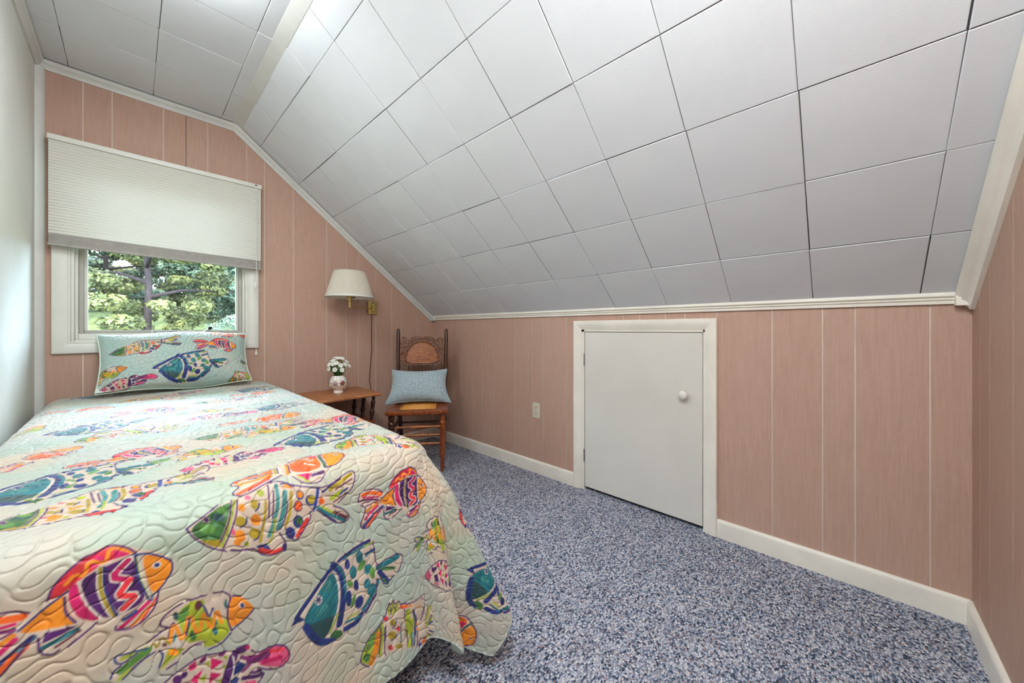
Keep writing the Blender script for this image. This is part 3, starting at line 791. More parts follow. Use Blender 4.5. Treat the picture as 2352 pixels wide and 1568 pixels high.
FISH = {
 'B': [('c',0,[0,0,76,55,152,109,252,141,323,161,402,207,475,204,577,152,737,102,808,108,938,171,990,183,1010,150,988,61,947,19,882,-32,816,-26,918,-81,977,-144,971,-183,907,-187,848,-152,731,-38,674,-40,695,-68,655,-133,606,-201,526,-99,494,-120,551,-207,510,-245,419,-245,352,-184,222,-171,126,-136,41,-61]),('g',0,[11,-9,87,53,142,91,207,120,204,64,191,-13,171,-98,156,-113,69,-81]),('y',0,[69,-81,122,-87,171,-98,181,-143,125,-123]),('d',0,[182,29,177,16,164,10,145,13,128,23,116,38,115,53,124,63,140,65,159,59,175,45]),('G',0,[138,-31,133,-47,118,-55,97,-51,77,-38,64,-20,62,-2,72,11,91,13,112,5,130,-11]),('G',0,[189,67,186,55,175,50,159,52,144,61,134,74,133,87,141,96,154,98,171,93,184,81]),('l',16,[225,119,215,34,201,-54,180,-133]),('p',4,[242,119,239,22,214,-78,188,-154]),('p',5,[210,123,206,10,173,-111]),('o',0,[286,67,284,56,276,49,265,50,254,58,247,70,246,82,251,91,261,94,272,90,282,80]),('y',0,[362,72,359,57,349,48,335,49,322,59,313,75,311,91,318,104,330,108,344,103,356,89]),('k',0,[313,120,311,113,304,109,294,110,285,115,279,123,279,131,283,136,292,138,302,135,310,128]),('l',0,[391,137,389,124,380,117,367,118,355,126,348,139,346,152,352,162,363,165,376,161,387,150]),('o',0,[379,-20,376,-39,364,-49,348,-47,331,-35,321,-15,319,5,327,20,341,25,359,18,373,1]),('y',0,[297,-14,294,-30,282,-38,265,-36,249,-25,239,-8,238,9,245,22,260,25,277,18,291,4]),('o',0,[300,-102,297,-121,285,-131,269,-129,253,-116,242,-96,240,-75,248,-60,262,-55,279,-62,293,-80]),('o',0,[280,-136,277,-145,269,-150,257,-148,246,-140,239,-129,238,-119,244,-112,254,-110,266,-115,275,-125]),('y',0,[386,-105,382,-122,368,-131,349,-128,331,-115,319,-96,317,-77,326,-63,343,-59,363,-67,379,-84]),('l',0,[324,-152,322,-161,317,-165,310,-164,302,-158,298,-149,297,-139,300,-133,307,-130,314,-134,321,-142]),('k',0,[243,-66,242,-77,239,-83,233,-83,227,-77,223,-66,222,-55,224,-46,229,-43,235,-46,240,-54]),('n',4,[361,83,360,55,342,41]),('n',4,[297,8,297,-26,268,-43]),('n',4,[381,-90,378,-123,348,-132]),('y',17,[398,89,399,-39,386,-146]),('p',4,[413,186,423,-16]),('p',4,[443,144,446,-22]),('T',23,[460,177,473,58,455,-53,435,-125]),('T',30,[512,123,508,-8,484,-89]),('l',13,[463,-26,455,-138,439,-175]),('p',6,[531,60,527,-27,499,-100]),('y',20,[551,115,550,-11,528,-86]),('n',0,[635,82,632,65,621,55,607,56,592,66,583,83,582,101,589,115,602,120,617,114,629,100]),('o',0,[627,86,625,74,617,67,607,68,597,75,590,87,589,100,594,110,603,114,614,110,623,99]),('p',0,[631,12,627,-8,616,-19,599,-18,583,-6,573,14,571,36,579,52,594,57,611,51,624,34]),('O',0,[623,15,621,-1,612,-10,600,-9,587,0,580,16,578,33,584,46,595,51,608,46,618,32]),('n',0,[720,28,715,9,700,-1,679,1,659,14,646,34,645,55,655,70,674,75,695,67,713,50]),('y',0,[717,34,713,19,701,12,685,13,670,23,660,38,659,54,667,65,681,69,698,63,711,50]),('n',0,[643,-89,639,-111,625,-124,606,-122,587,-107,576,-84,574,-60,583,-42,600,-36,619,-44,636,-64]),('g',0,[635,-83,633,-97,625,-105,614,-104,603,-95,596,-81,595,-66,600,-54,610,-50,622,-55,631,-68]),('o',0,[570,151,564,144,550,141,530,143,512,151,500,160,500,168,510,173,528,174,548,169,563,160]),('n',12,[491,179,525,179,570,149]),('b',22,[729,99,711,-33]),('n',15,[762,73,889,138]),('y',30,[818,78,974,156]),('e',13,[859,70,980,121]),('l',35,[834,14,902,45]),('b',15,[895,30,944,61]),('O',0,[781,7,778,-6,769,-13,757,-12,745,-4,738,10,737,24,743,35,753,38,766,33,776,22]),('e',12,[848,-17,946,28]),('t',34,[742,-32,940,-167]),('n',13,[780,-80,873,-158]),('l',16,[761,-25,861,-100]),('e',24,[861,-92,956,-155]),('n',0,[595,-147,591,-168,579,-179,561,-177,544,-163,533,-142,532,-119,540,-102,555,-97,573,-105,588,-123]),('r',33,[663,-86,614,-167]),('p',6,[529,-100,573,-177,606,-201,655,-133,695,-68,674,-40,708,-36]),('n',0,[363,-170,426,-168,455,-214,398,-214]),('r',30,[391,-202,470,-236,515,-225]),('n',0,[550,-221,549,-235,543,-244,534,-243,526,-234,521,-220,519,-205,523,-193,530,-189,539,-193,546,-205]),('p',6,[494,-120,551,-207,510,-245,419,-245,359,-189]),('p',6,[0,0,76,55,141,108]),('p',6,[329,160,402,207,475,204,577,152,737,102,824,109,938,171,990,183,1010,150,988,61,947,19,882,-32]),('p',7,[731,-38,788,-90,865,-164,924,-187,974,-176,972,-134,918,-81,850,-45]),('p',7,[0,0,41,-61,126,-136,206,-169]),('p',12,[231,-167,292,-183,352,-184]),('c',0,[109,27,107,17,100,13,90,14,80,21,73,31,72,41,77,48,86,50,97,46,105,37]),('p',5,[75,35,105,28]),('p',5,[82,48,99,15]),('p',5,[96,44,85,19])],
 'A': [('c',0,[616,100,589,178,536,246,442,310,311,337,189,233,75,146,-16,15,-5,-81,88,-187,124,-292,194,-354,276,-362,350,-296,397,-196,536,-273,629,-273,684,-210,677,-124,777,-222,865,-302,923,-312,964,-272,969,-211,920,-54,1010,17,1022,65,1003,123,938,152,843,160,742,128,683,62]),('R',0,[616,100,589,178,535,237,442,301,381,302,311,323,233,265,197,198,324,216,424,187,490,146,564,99]),('m',0,[429,265,380,289,325,225,394,200]),('m',0,[288,290,221,237,229,203,304,218]),('o',22,[530,169,485,213,443,173,420,272,344,202,308,310,198,207]),('p',0,[471,152,393,183,207,191,193,40,162,-199,326,-210,399,-162,457,-35]),('m',0,[523,135,476,153,471,18,399,-162,418,-171,491,-111,529,11]),('w',7,[474,152,465,0,394,-171]),('w',38,[368,188,384,54,365,-85,332,-204]),('y',21,[368,188,384,54,365,-85,332,-204]),('n',6,[351,185,364,50,347,-88,322,-206]),('w',58,[232,164,326,87,238,13,310,-69,209,-122,288,-175]),('m',37,[232,164,326,87,238,13]),('R',37,[238,13,310,-69,209,-122,288,-175]),('n',33,[185,170,186,13,146,-202]),('l',18,[180,161,179,12,143,-194]),('w',6,[176,160,175,11,141,-195]),('o',0,[162,140,119,152,37,68,1,18,8,-61,69,-139,127,-171,148,-90]),('w',0,[61,35,64,21,75,13,89,13,103,21,112,35,113,50,106,62,93,66,78,62,66,50]),('n',0,[71,36,73,27,79,22,89,22,97,27,103,36,103,46,99,54,91,57,81,54,74,46]),('o',0,[740,-17,618,67,531,111,541,-20,489,-136,606,-90,719,-52]),('n',11,[543,80,550,-27,510,-116]),('O',45,[958,93,856,107,719,60]),('m',22,[951,64,753,34]),('P',26,[994,30,876,32,759,-1]),('P',15,[962,-3,864,-2]),('P',13,[904,-41,767,-16]),('o',32,[899,-104,765,-36]),('m',32,[908,-194,821,-112,758,-65]),('n',39,[917,-283,832,-187,693,-97]),('O',41,[871,-278,788,-188,726,-138]),('t',14,[756,-148,679,-100]),('p',0,[642,-99,498,-143,554,-156,656,-160]),('t',32,[658,-192,510,-173]),('e',16,[605,-222,495,-188]),('m',29,[315,-308,161,-217]),('o',27,[257,-333,138,-247]),('R',14,[216,-341,114,-209]),('n',25,[293,-258,228,-238]),('p',7,[692,71,751,121,842,148,937,144]),('p',7,[993,114,1013,56,1002,23]),('p',7,[973,-20,911,-55,922,-130,961,-213,955,-274,919,-305,865,-295,778,-206,689,-90]),('p',7,[669,-118,674,-220,620,-267,594,-253]),('p',6,[556,-261,418,-183]),('p',8,[99,-177,126,-275,195,-337,277,-349,340,-302,332,-275]),('n',7,[740,-17,618,67,526,110]),('n',9,[207,191,119,156,37,68,1,18,8,-61,69,-139,146,-194]),('p',8,[616,100,589,178,535,237,442,301,381,302,311,323,233,265,187,197])],
 'C': [('c',0,[0,0,56,60,136,121,229,198,327,270,368,331,535,363,669,400,748,370,758,318,767,122,868,116,981,130,1064,91,1079,22,1037,-38,969,-97,855,-152,795,-29,771,-176,686,-268,596,-313,469,-343,406,-413,310,-368,200,-270,140,-155,89,-47]),('t',0,[89,-11,228,133,346,242,393,162,404,20,385,-116,342,-236,274,-292,183,-206,132,-96]),('d',0,[123,-74,222,-98,364,-153,332,-240,274,-292,183,-206]),('T',0,[310,-25,310,-49,292,-66,262,-71,228,-63,203,-45,193,-22,202,-1,226,11,260,10,291,-3]),('T',0,[340,105,322,86,299,83,278,96,265,121,264,151,276,176,296,188,320,184,338,163,345,134]),('n',42,[47,38,136,116,258,209,332,263]),('n',0,[0,-2,52,58,116,-15,55,-6]),('n',51,[115,-69,166,-187,227,-285,310,-341]),('w',15,[366,248,406,97,406,-78,342,-236,312,-276]),('n',56,[357,296,430,195,451,47,436,-93,401,-258]),('t',22,[406,255,464,131,463,-57]),('l',20,[388,-165,322,-272]),('n',32,[408,304,556,345,707,364]),('t',24,[459,298,643,326,723,326]),('l',14,[665,317,735,337]),('t',21,[662,229,743,249]),('n',21,[674,245,755,265]),('n',0,[514,219,509,194,497,180,483,183,470,200,463,227,464,255,472,275,486,281,500,271,511,248]),('t',0,[644,226,636,194,620,178,599,181,581,204,571,238,572,274,584,299,604,306,624,293,639,263]),('G',0,[649,136,629,116,609,108,595,115,591,135,599,161,615,185,636,200,654,201,664,187,662,163]),('t',0,[580,109,572,76,556,60,535,64,517,88,507,123,508,159,520,185,540,192,560,178,575,147]),('t',0,[720,69,705,49,684,43,663,53,649,76,646,104,656,130,675,144,697,142,715,125,724,98]),('G',0,[755,26,750,-3,737,-19,722,-16,708,3,701,34,703,65,712,89,727,96,742,85,752,59]),('G',0,[537,27,532,13,519,8,503,13,488,27,480,45,480,62,489,72,505,72,521,62,533,45]),('n',0,[590,-13,585,-39,574,-53,559,-50,547,-32,540,-4,541,25,550,46,563,52,577,41,587,17]),('t',0,[700,-56,686,-76,666,-81,648,-72,635,-51,633,-24,642,0,660,13,680,12,696,-4,704,-30]),('n',0,[519,-94,513,-133,499,-155,483,-153,469,-128,462,-88,463,-45,473,-14,488,-3,504,-17,516,-51]),('G',0,[548,-143,534,-172,518,-187,507,-183,503,-163,507,-133,519,-101,534,-78,549,-71,557,-83,557,-110]),('n',0,[622,-195,605,-219,582,-227,560,-215,547,-189,545,-156,556,-126,577,-109,600,-110,619,-130,628,-162]),('t',0,[734,-126,715,-148,694,-154,676,-145,667,-122,670,-93,684,-67,705,-52,726,-53,740,-70,743,-97]),('t',41,[782,-65,719,-161,626,-258]),('n',27,[753,-178,646,-289]),('n',47,[454,-334,552,-339,602,-291]),('t',22,[460,-280,597,-303]),('l',18,[477,-250,577,-258]),('g',0,[431,-346,427,-366,405,-374,375,-368,344,-349,323,-325,318,-302,330,-287,357,-286,389,-298,417,-320]),('n',0,[377,-373,369,-380,349,-376,322,-363,298,-344,284,-327,284,-316,299,-314,323,-323,350,-339,370,-358]),('t',56,[788,70,903,74,1004,82]),('g',32,[816,41,961,-11]),('n',48,[798,23,876,-98]),('g',19,[813,-37,886,-135]),('t',17,[881,-122,951,-88]),('n',8,[771,88,868,106,981,119,1057,83,1067,28,1037,-27,996,-76]),('n',8,[796,-8,856,-142,957,-81]),('p',7,[747,343,759,210,767,122,794,83]),('p',7,[777,-32,759,-170,687,-258,597,-303]),('w',0,[260,54,254,35,239,27,221,32,204,50,194,74,195,97,205,112,223,113,241,101,255,79]),('n',8,[203,82,249,59]),('n',8,[215,101,238,40]),('n',8,[239,90,214,51])],
 'D': [('c',0,[-9,5,29,64,97,159,174,187,246,264,320,277,420,288,523,293,623,273,701,227,725,171,668,119,719,76,806,34,932,70,997,91,1014,71,994,15,1028,-34,1040,-86,966,-139,851,-72,755,-48,708,-112,742,-203,726,-255,643,-222,571,-188,509,-152,435,-175,354,-254,264,-223,200,-145,79,-88,3,-56]),('l',0,[614,170,565,244,490,278,394,242,391,160,347,35,268,-12,223,-11,206,-131,263,-196,352,-228,429,-205,412,-137,554,-98,574,52]),('G',0,[602,162,559,231,505,252,523,141,565,97]),('g',0,[471,-64,477,-89,489,-100,504,-95,517,-75,524,-46,522,-18,513,1,499,5,485,-9,474,-34]),('e',0,[416,180,429,162,446,159,461,170,470,193,470,220,461,243,445,255,429,251,416,233,411,206]),('d',0,[588,180,592,159,601,149,611,152,621,167,626,190,625,214,618,230,608,234,597,224,590,204]),('t',0,[304,-72,310,-112,322,-134,337,-131,349,-105,355,-63,353,-19,343,13,329,24,315,9,306,-27]),('l',0,[289,-72,293,-84,301,-89,312,-85,321,-73,326,-57,325,-42,319,-33,309,-33,299,-41,291,-56]),('T',0,[218,119,221,91,228,75,235,75,242,91,244,119,243,149,237,172,230,181,223,172,218,149]),('T',0,[647,-3,613,42,573,-85,625,-93]),('w',0,[643,-56,608,-3,573,-93,613,-101]),('p',8,[665,33,634,157,605,71]),('o',29,[657,-22,625,151,566,-89,514,196,458,-99,398,164,364,-97,306,119,277,-34]),('n',7,[424,205,397,172,371,50,335,127]),('n',7,[543,-19,511,116]),('y',18,[795,-5,763,39,742,-24,713,68,661,-36]),('e',0,[678,-33,681,-41,689,-43,698,-38,707,-28,712,-16,711,-6,706,-1,697,-3,687,-10,680,-22]),('l',33,[960,42,818,26]),('G',63,[969,-53,878,-22,807,-1]),('l',28,[987,-116,925,-83]),('n',13,[966,-132,850,-64,760,-40]),('n',7,[806,18,932,62,992,87,1009,68,994,23,962,-3,871,21]),('n',7,[1035,-75,1012,-23,973,-11]),('l',0,[731,-235,675,-76,562,-135,589,-167,674,-193,712,-224]),('o',0,[606,-136,608,-153,621,-161,639,-157,657,-144,670,-125,673,-106,665,-93,649,-90,630,-99,614,-116]),('n',8,[733,-50,705,-106,739,-197]),('o',0,[190,182,97,145,30,55,-4,2,11,-51,78,-79,199,-127,221,-40,214,85]),('w',0,[74,42,79,27,90,22,104,27,116,42,123,61,122,78,113,89,100,89,87,78,77,61]),('n',0,[80,47,83,36,91,31,101,35,109,45,113,59,113,73,107,81,98,82,88,75,82,62]),('p',9,[200,-145,228,-36,218,87,182,187,247,260,320,273]),('p',6,[378,278,523,293]),('p',6,[557,290,623,273,701,227,722,169,661,115]),('p',8,[174,183,97,150]),('n',10,[199,-140,78,-83,-3,-21]),('n',10,[208,-167,295,-239,389,-244]),('p',7,[441,-166,509,-144,577,-184]),('p',6,[618,-231,688,-249]),('p',6,[668,119,805,66])],
 'E': [('c',0,[0,0,39,50,108,93,213,161,296,198,413,192,523,177,605,215,666,171,715,117,790,130,885,127,952,105,1012,11,1012,-55,956,-94,842,-63,755,-28,805,-100,734,-165,589,-157,521,-164,424,-198,265,-164,120,-108,37,-47]),('k',0,[11,-6,51,37,104,68,135,-16,106,-73,54,-50]),('p',0,[191,35,176,30,159,36,144,52,137,73,140,92,152,104,169,104,185,92,197,73,199,51]),('p',0,[222,68,210,62,198,64,188,74,185,88,189,102,199,112,211,114,223,108,230,95,230,80]),('m',0,[227,148,268,169,286,103,237,100]),('m',0,[249,24,331,87,302,-18]),('m',0,[373,160,466,107,385,56]),('m',0,[385,45,467,10,383,-47]),('l',0,[334,129,371,139,370,82]),('l',0,[305,15,360,44,355,-18]),('l',0,[457,141,490,155,490,110]),('l',0,[457,60,496,77,492,34]),('l',0,[438,-40,489,-16,481,-77]),('P',0,[331,142,316,133,303,132,295,139,294,152,301,167,314,180,328,185,339,182,344,171,341,156]),('P',0,[458,149,442,148,428,152,421,162,422,173,431,182,446,187,462,186,474,178,477,167,471,157]),('p',0,[180,0,238,16,264,-81,199,-86]),('m',0,[278,-26,354,-46,336,-127]),('p',0,[368,-60,422,-82,401,-149]),('k',0,[176,-93,259,-92,239,-142]),('p',66,[495,-92,521,20,533,126]),('w',6,[540,-49,557,39,525,153]),('p',56,[545,159,622,176]),('m',0,[656,168,653,159,644,157,631,161,619,171,612,183,611,194,617,200,628,199,641,192,651,180]),('n',0,[554,41,572,85,646,41,607,-8,552,-25]),('n',0,[535,-76,566,-33,603,-59,585,-95,516,-103]),('P',30,[599,102,673,74]),('k',0,[717,93,760,128,869,126,944,100,1008,13,1003,-43,955,-77,840,-38,737,12]),('P',72,[674,66,719,60,802,76]),('m',37,[782,22,925,10]),('R',24,[832,86,929,74]),('P',27,[621,-8,676,34]),('p',34,[632,-67,713,-77,785,-78]),('p',24,[689,-42,756,-44]),('k',45,[608,-122,717,-125]),('p',5,[0,0,108,93,214,158,297,194,414,184,474,185]),('p',6,[549,195,620,204]),('p',7,[668,147,715,109,790,130,885,127,953,96,1010,4,995,-56,931,-82,842,-63,739,-12]),('p',6,[503,-104,588,-145,734,-157,797,-96,755,-24]),('p',6,[0,0,37,-47,120,-104,265,-160,424,-190,507,-157])],
 'G': [('c',0,[-21,12,4,111,57,213,172,304,217,397,248,490,307,498,393,427,563,356,699,352,787,363,799,298,785,166,916,222,1000,226,994,30,1042,-167,908,-213,813,-226,667,-157,486,-60,342,-26,262,-34,167,-37,90,-68]),('l',0,[-15,16,4,111,57,213,172,304,191,197,191,103,175,-3,95,-58,19,-17]),('G',0,[9,92,67,204,139,267,143,141,83,96]),('g',0,[82,8,71,-8,52,-13,31,-5,15,14,8,37,14,57,29,68,50,67,70,53,81,31]),('o',67,[157,206,147,72,106,-37]),('e',11,[50,141,49,111]),('l',34,[182,295,203,163,192,-8]),('n',22,[223,247,237,116]),('p',6,[163,287,188,192,181,8]),('p',6,[231,258,231,105,252,-25]),('y',0,[347,256,345,237,332,227,312,229,291,242,276,263,271,284,278,299,296,304,318,296,337,278]),('y',0,[367,127,364,103,345,92,317,95,289,113,268,140,263,166,273,185,297,189,327,178,353,155]),('R',0,[251,319,245,306,233,301,219,304,207,316,201,332,204,348,213,357,226,359,240,351,249,336]),('R',0,[414,171,413,155,405,146,391,147,376,158,365,174,362,192,366,205,378,209,393,203,406,189]),('R',0,[336,17,335,2,324,-6,308,-3,291,8,279,25,276,41,282,53,295,56,313,49,328,35]),('y',0,[464,-18,459,-31,439,-35,412,-29,385,-16,367,1,364,16,376,25,401,24,429,15,453,-1]),('n',6,[350,275,347,230,308,213]),('n',6,[369,127,359,90,308,94]),('T',16,[417,219,429,104,439,17]),('p',6,[448,333,467,221]),('p',6,[481,305,488,182,490,69]),('l',68,[503,287,523,147,521,67]),('l',56,[575,161,575,27,556,-60]),('n',26,[576,270,630,120,629,-14,620,-104]),('T',20,[594,22,598,-85]),('p',7,[625,190,655,87,660,-122]),('p',6,[517,88,530,-59]),('p',6,[572,41,581,-93]),('l',36,[250,463,259,381]),('l',37,[296,467,313,350]),('l',30,[351,435,357,367]),('p',5,[275,424,280,364]),('p',5,[330,413,331,366]),('O',32,[392,386,479,360]),('o',20,[509,347,555,327]),('o',19,[622,253,667,267]),('o',15,[647,82,672,76]),('o',15,[657,32,689,10]),('p',7,[226,395,248,490,271,445,302,499,325,434,368,462,397,405,433,404,565,349,699,348,787,359,790,293,780,188,730,96,687,92,764,171,763,249]),('l',44,[922,192,891,84,782,27]),('l',41,[967,66,908,-5,823,-32]),('p',7,[892,213,849,94,757,54]),('p',7,[980,106,905,10,798,-5]),('n',22,[920,-15,994,30]),('n',18,[933,-82,1017,-90]),('l',36,[892,-133,997,-148]),('p',7,[802,-74,998,-155]),('l',21,[793,-126,889,-167]),('O',42,[751,-155,801,-169]),('b',32,[702,-147,716,-171]),('p',8,[667,-157,666,-104,742,-112,829,-163]),('p',7,[226,395,172,304,57,213,4,111,-22,18,12,-21,75,-69])],
 'F': [('c',0,[0,0,76,134,182,213,312,266,439,229,540,167,651,107,799,114,965,84,1014,33,944,-20,1024,-76,943,-130,752,-65,625,-28,543,-72,472,-175,339,-219,267,-152,118,-99]),('o',0,[0,0,77,129,176,192,214,89,226,-89,116,-89]),('O',0,[224,200,316,247,423,206,513,152,534,-24,414,-76,275,-81,268,68]),('w',9,[250,165,380,108,291,52,431,48,326,-31]),('w',7,[453,151,331,160]),('y',23,[323,208,430,167]),('m',0,[328,179,245,194,266,108]),('w',39,[208,207,253,66,252,-95]),('g',19,[208,207,253,66,252,-95]),('n',5,[191,204,237,63,236,-98]),('o',53,[549,119,571,-7]),('w',12,[566,132,588,-14]),('p',11,[531,136,549,-21]),('w',9,[610,110,621,-8]),('n',9,[631,104,644,6]),('y',21,[654,88,663,9]),('O',30,[687,74,847,72,970,55]),('o',30,[695,25,840,1,960,3]),('p',12,[682,43,873,37]),('O',30,[710,-2,862,-65,977,-94]),('m',12,[725,-29,896,-89]),('p',7,[651,107,799,114,965,84,1014,33,944,-20,1024,-76,943,-130,752,-65,625,-28]),('m',0,[512,-68,378,-102,429,-163]),('p',30,[384,-131,283,-129]),('l',16,[496,-91,431,-172]),('p',6,[530,165,439,229,312,266,183,208,76,134,0,0,117,-94,238,-97]),('p',6,[543,-72,472,-175,339,-219,267,-152]),('w',0,[73,48,78,39,86,34,96,35,105,40,108,49,107,59,100,67,90,69,81,66,74,58]),('n',0,[78,49,81,44,86,40,92,41,97,44,100,50,99,56,94,60,88,62,83,60,79,55])],
}
FISH_AT = [('B',0.074,0.932,0.398,0.892),('A',0.626,0.84,0.41,0.864),('C',0.246,0.672,0.506,0.668),('D',0.178,0.744,-0.018,0.736),('E',0.019,0.653,0.241,0.619),('G',0.397,0.481,0.635,0.443),('A',0.054,0.876,-0.181,0.854),('D',0.762,0.699,0.566,0.693),('E',0.606,0.584,0.83,0.584),('F',1.002,0.42,0.756,0.466),('C',0.872,0.64,1.13,0.595),('B',0.735,0.935,0.985,0.725),('F',-0.098,1.648,-0.226,1.476),('A',0.102,1.46,-0.11,1.4),('D',0.226,1.324,0.03,1.324),('E',0.078,1.192,0.302,1.196),('C',-0.202,1.916,0.046,1.952),('G',-0.113,1.714,0.121,1.77),('F',-0.05,2.352,-0.246,2.42),('A',0.17,2.104,-0.058,2.164),('D',0.316,1.95,0.124,1.99),('E',0.146,1.856,0.366,1.82),('C',-0.229,1.294,0.033,1.282),('B',-0.188,1.101,0.136,1.127),('C',0.286,1.248,0.578,1.264),('G',0.405,1.075,0.635,1),('F',0.403,1.004,0.153,0.996),('A',0.63,1.359,0.434,1.477),('C',0.358,1.892,0.57,1.824),('G',0.405,1.075,0.635,1),('F',0.474,1.612,0.218,1.68),('B',0.13,1.528,0.454,1.512),('F',0.558,2.332,0.358,2.388),('E',0.074,2.588,0.282,2.652),('B',0.19,2.224,0.478,2.288),('C',-0.214,2.86,0.018,2.932),('C',0.391,2.543,0.645,2.477),('G',-0.047,2.506,0.191,2.474),('D',0.403,1.44,0.209,1.472),('D',-0.216,2.125,-0.322,1.959)]


PAL = {'n': (24, 44, 112), 'p': (78, 24, 96), 'P': (112, 26, 92), 'o': (238, 142, 26), 'O': (234, 98, 24), 'r': (214, 56, 40), 'R': (218, 46, 56), 'm': (206, 20, 98),
       'k': (216, 82, 122), 'g': (56, 104, 50), 'G': (88, 140, 58), 'l': (164, 176, 40), 'y': (172, 146, 26), 't': (22, 112, 122), 'T': (58, 136, 134), 'd': (38, 76, 78),
       'c': (202, 183, 164), 'b': (32, 62, 150), 'e': (102, 40, 48), 'w': (208, 198, 186)}
PAL = {k: np.array(lin(v)) for k, v in PAL.items()}

def soften(p, closed):
    """round the corners of a traced outline the way a brush does"""
    if len(p) < (7 if closed else 3):
        return p
    for _ in range(2 if closed else 1):
        q = np.roll(p, -1, 0) if closed else p[1:]
        r = p if closed else p[:-1]
        c = np.empty((len(r) * 2, 2))
        c[0::2] = r * .78 + q * .22
        c[1::2] = r * .22 + q * .78
        p = c if closed else np.vstack([p[:1], c, p[-1:]])
    return p

def print_fish(A, B, C, kind, nx_, ny_, tx_, ty_, upsign=1, tall=1.0):
    """paint one fish of the print onto the vertex colours C over the cloth coordinates A, B (both 2-D grids, A rising with axis 0, B with axis 1)"""
    ex = np.array([tx_ - nx_, ty_ - ny_]); L = np.linalg.norm(ex); ex = ex / L
    ey = np.array([-ex[1], ex[0]])
    if ey[1] * upsign < 0:
        ey = -ey
    av, bv = A[:, 0], B[0, :]
    for col, w, fl in FISH[kind]:
        p = np.array(fl, float).reshape(-1, 2) / 1000 * L
        p = np.array([nx_, ny_]) + p[:, :1] * ex + p[:, 1:] * ey * tall
        hw = w / 1000 * L / 2
        if w:
            hw = max(hw, .0016)
        p = soften(p, not w)
        lo, hi = p.min(0) - hw - .002, p.max(0) + hw + .002
        i0, i1 = np.searchsorted(av, (lo[0], hi[0])); j0, j1 = np.searchsorted(bv, (lo[1], hi[1]))
        if i1 <= i0 or j1 <= j0:
            continue
        X, Y = A[i0:i1, j0:j1], B[i0:i1, j0:j1]
        dm = np.full(X.shape, 1e9)
        q = p if w else np.vstack([p, p[:1]])
        for (ax, ay), (bx, by) in zip(q, q[1:]):
            dx, dy = bx - ax, by - ay
            t = np.clip(((X - ax) * dx + (Y - ay) * dy) / (dx * dx + dy * dy + 1e-12), 0, 1)
            dm = np.minimum(dm, np.hypot(X - ax - t * dx, Y - ay - t * dy))
        if w:
            m = np.clip((hw - dm) / .0020 + .5, 0, 1)
        else:
            ins = np.zeros(X.shape, bool)
            for (ax, ay), (bx, by) in zip(q, q[1:]):
                c = ((ay > Y) != (by > Y))
                ins ^= c & (X < (bx - ax) * (Y - ay) / (by - ay + 1e-12) + ax)
            m = np.clip(np.where(ins, dm, -dm) / .0020 + .5, 0, 1)
        k = PAL[col]
        v = .86 + .22 * np.sin(X * 61 + Y * 37 + len(fl)) * np.sin(X * 23 - Y * 71)
        colr = k * v[..., None] if col not in 'cw' else np.broadcast_to(k, X.shape + (3,))
        C[i0:i1, j0:j1] = C[i0:i1, j0:j1] * (1 - m[..., None]) + colr * m[..., None]

def wavefield(A, B, lam, n, seed):
    r = np.random.RandomState(seed)
    f = np.zeros(A.shape)
    for k in range(n):
        t = r.uniform(0, 2 * PI); kk = 2 * PI / (lam * r.uniform(.92, 1.1)); ph = r.uniform(0, 2 * PI)
        f += np.cos(kk * (A * math.cos(t) + B * math.sin(t)) + ph)
    return f / math.sqrt(n / 2)

def smooth_noise(A, B, lam, seed):
    r = np.random.RandomState(seed)
    f = np.zeros(A.shape)
    for o in range(3):
        for k in range(8):
            t = r.uniform(0, 2 * PI); kk = 2 * PI / lam * 2 ** o * r.uniform(.6, 1.3); ph = r.uniform(0, 2 * PI)
            f += np.cos(kk * (A * math.cos(t) + B * math.sin(t)) + ph) * .5 ** o
    return f / 3.2

def cloth_colors(A, B, seed):
    """the washed mint-and-peach ground of the print"""
    m = np.clip(.5 + .55 * smooth_noise(A, B, .30, seed), 0, 1)[..., None]
    mint, peach, ice = (np.array(lin(c)) for c in ((168, 181, 160), (198, 179, 156), (172, 185, 182)))
    C = mint * (1 - m) + peach * m
    k = np.clip(.5 + .6 * smooth_noise(A, B, .45, seed + 3), 0, 1)[..., None]
    return C * (1 - .45 * k) + ice * .45 * k

def puff(A, B, seed, lam=.036):
    """relief of meander quilting: grooves along the stitch lines, soft puffs between"""
    f = wavefield(A, B, lam, 40, seed)
    return 1 - np.exp(-(np.abs(f) / .22) ** 1.2)

def mk_cloth(name):
    m = NT(name, rough=.55, spec=.5, sheen=.6)
    m.b.inputs['Sheen Roughness'].default_value = .35
    at = m.n('ShaderNodeAttribute', attribute_name='print')
    m.color(at.outputs['Color'])
    m.bump(m.noise(m.coord(), 420, 2), .12, .0006)
    return m.m
M['quilt'] = mk_cloth('quilted_fish_print_cotton')

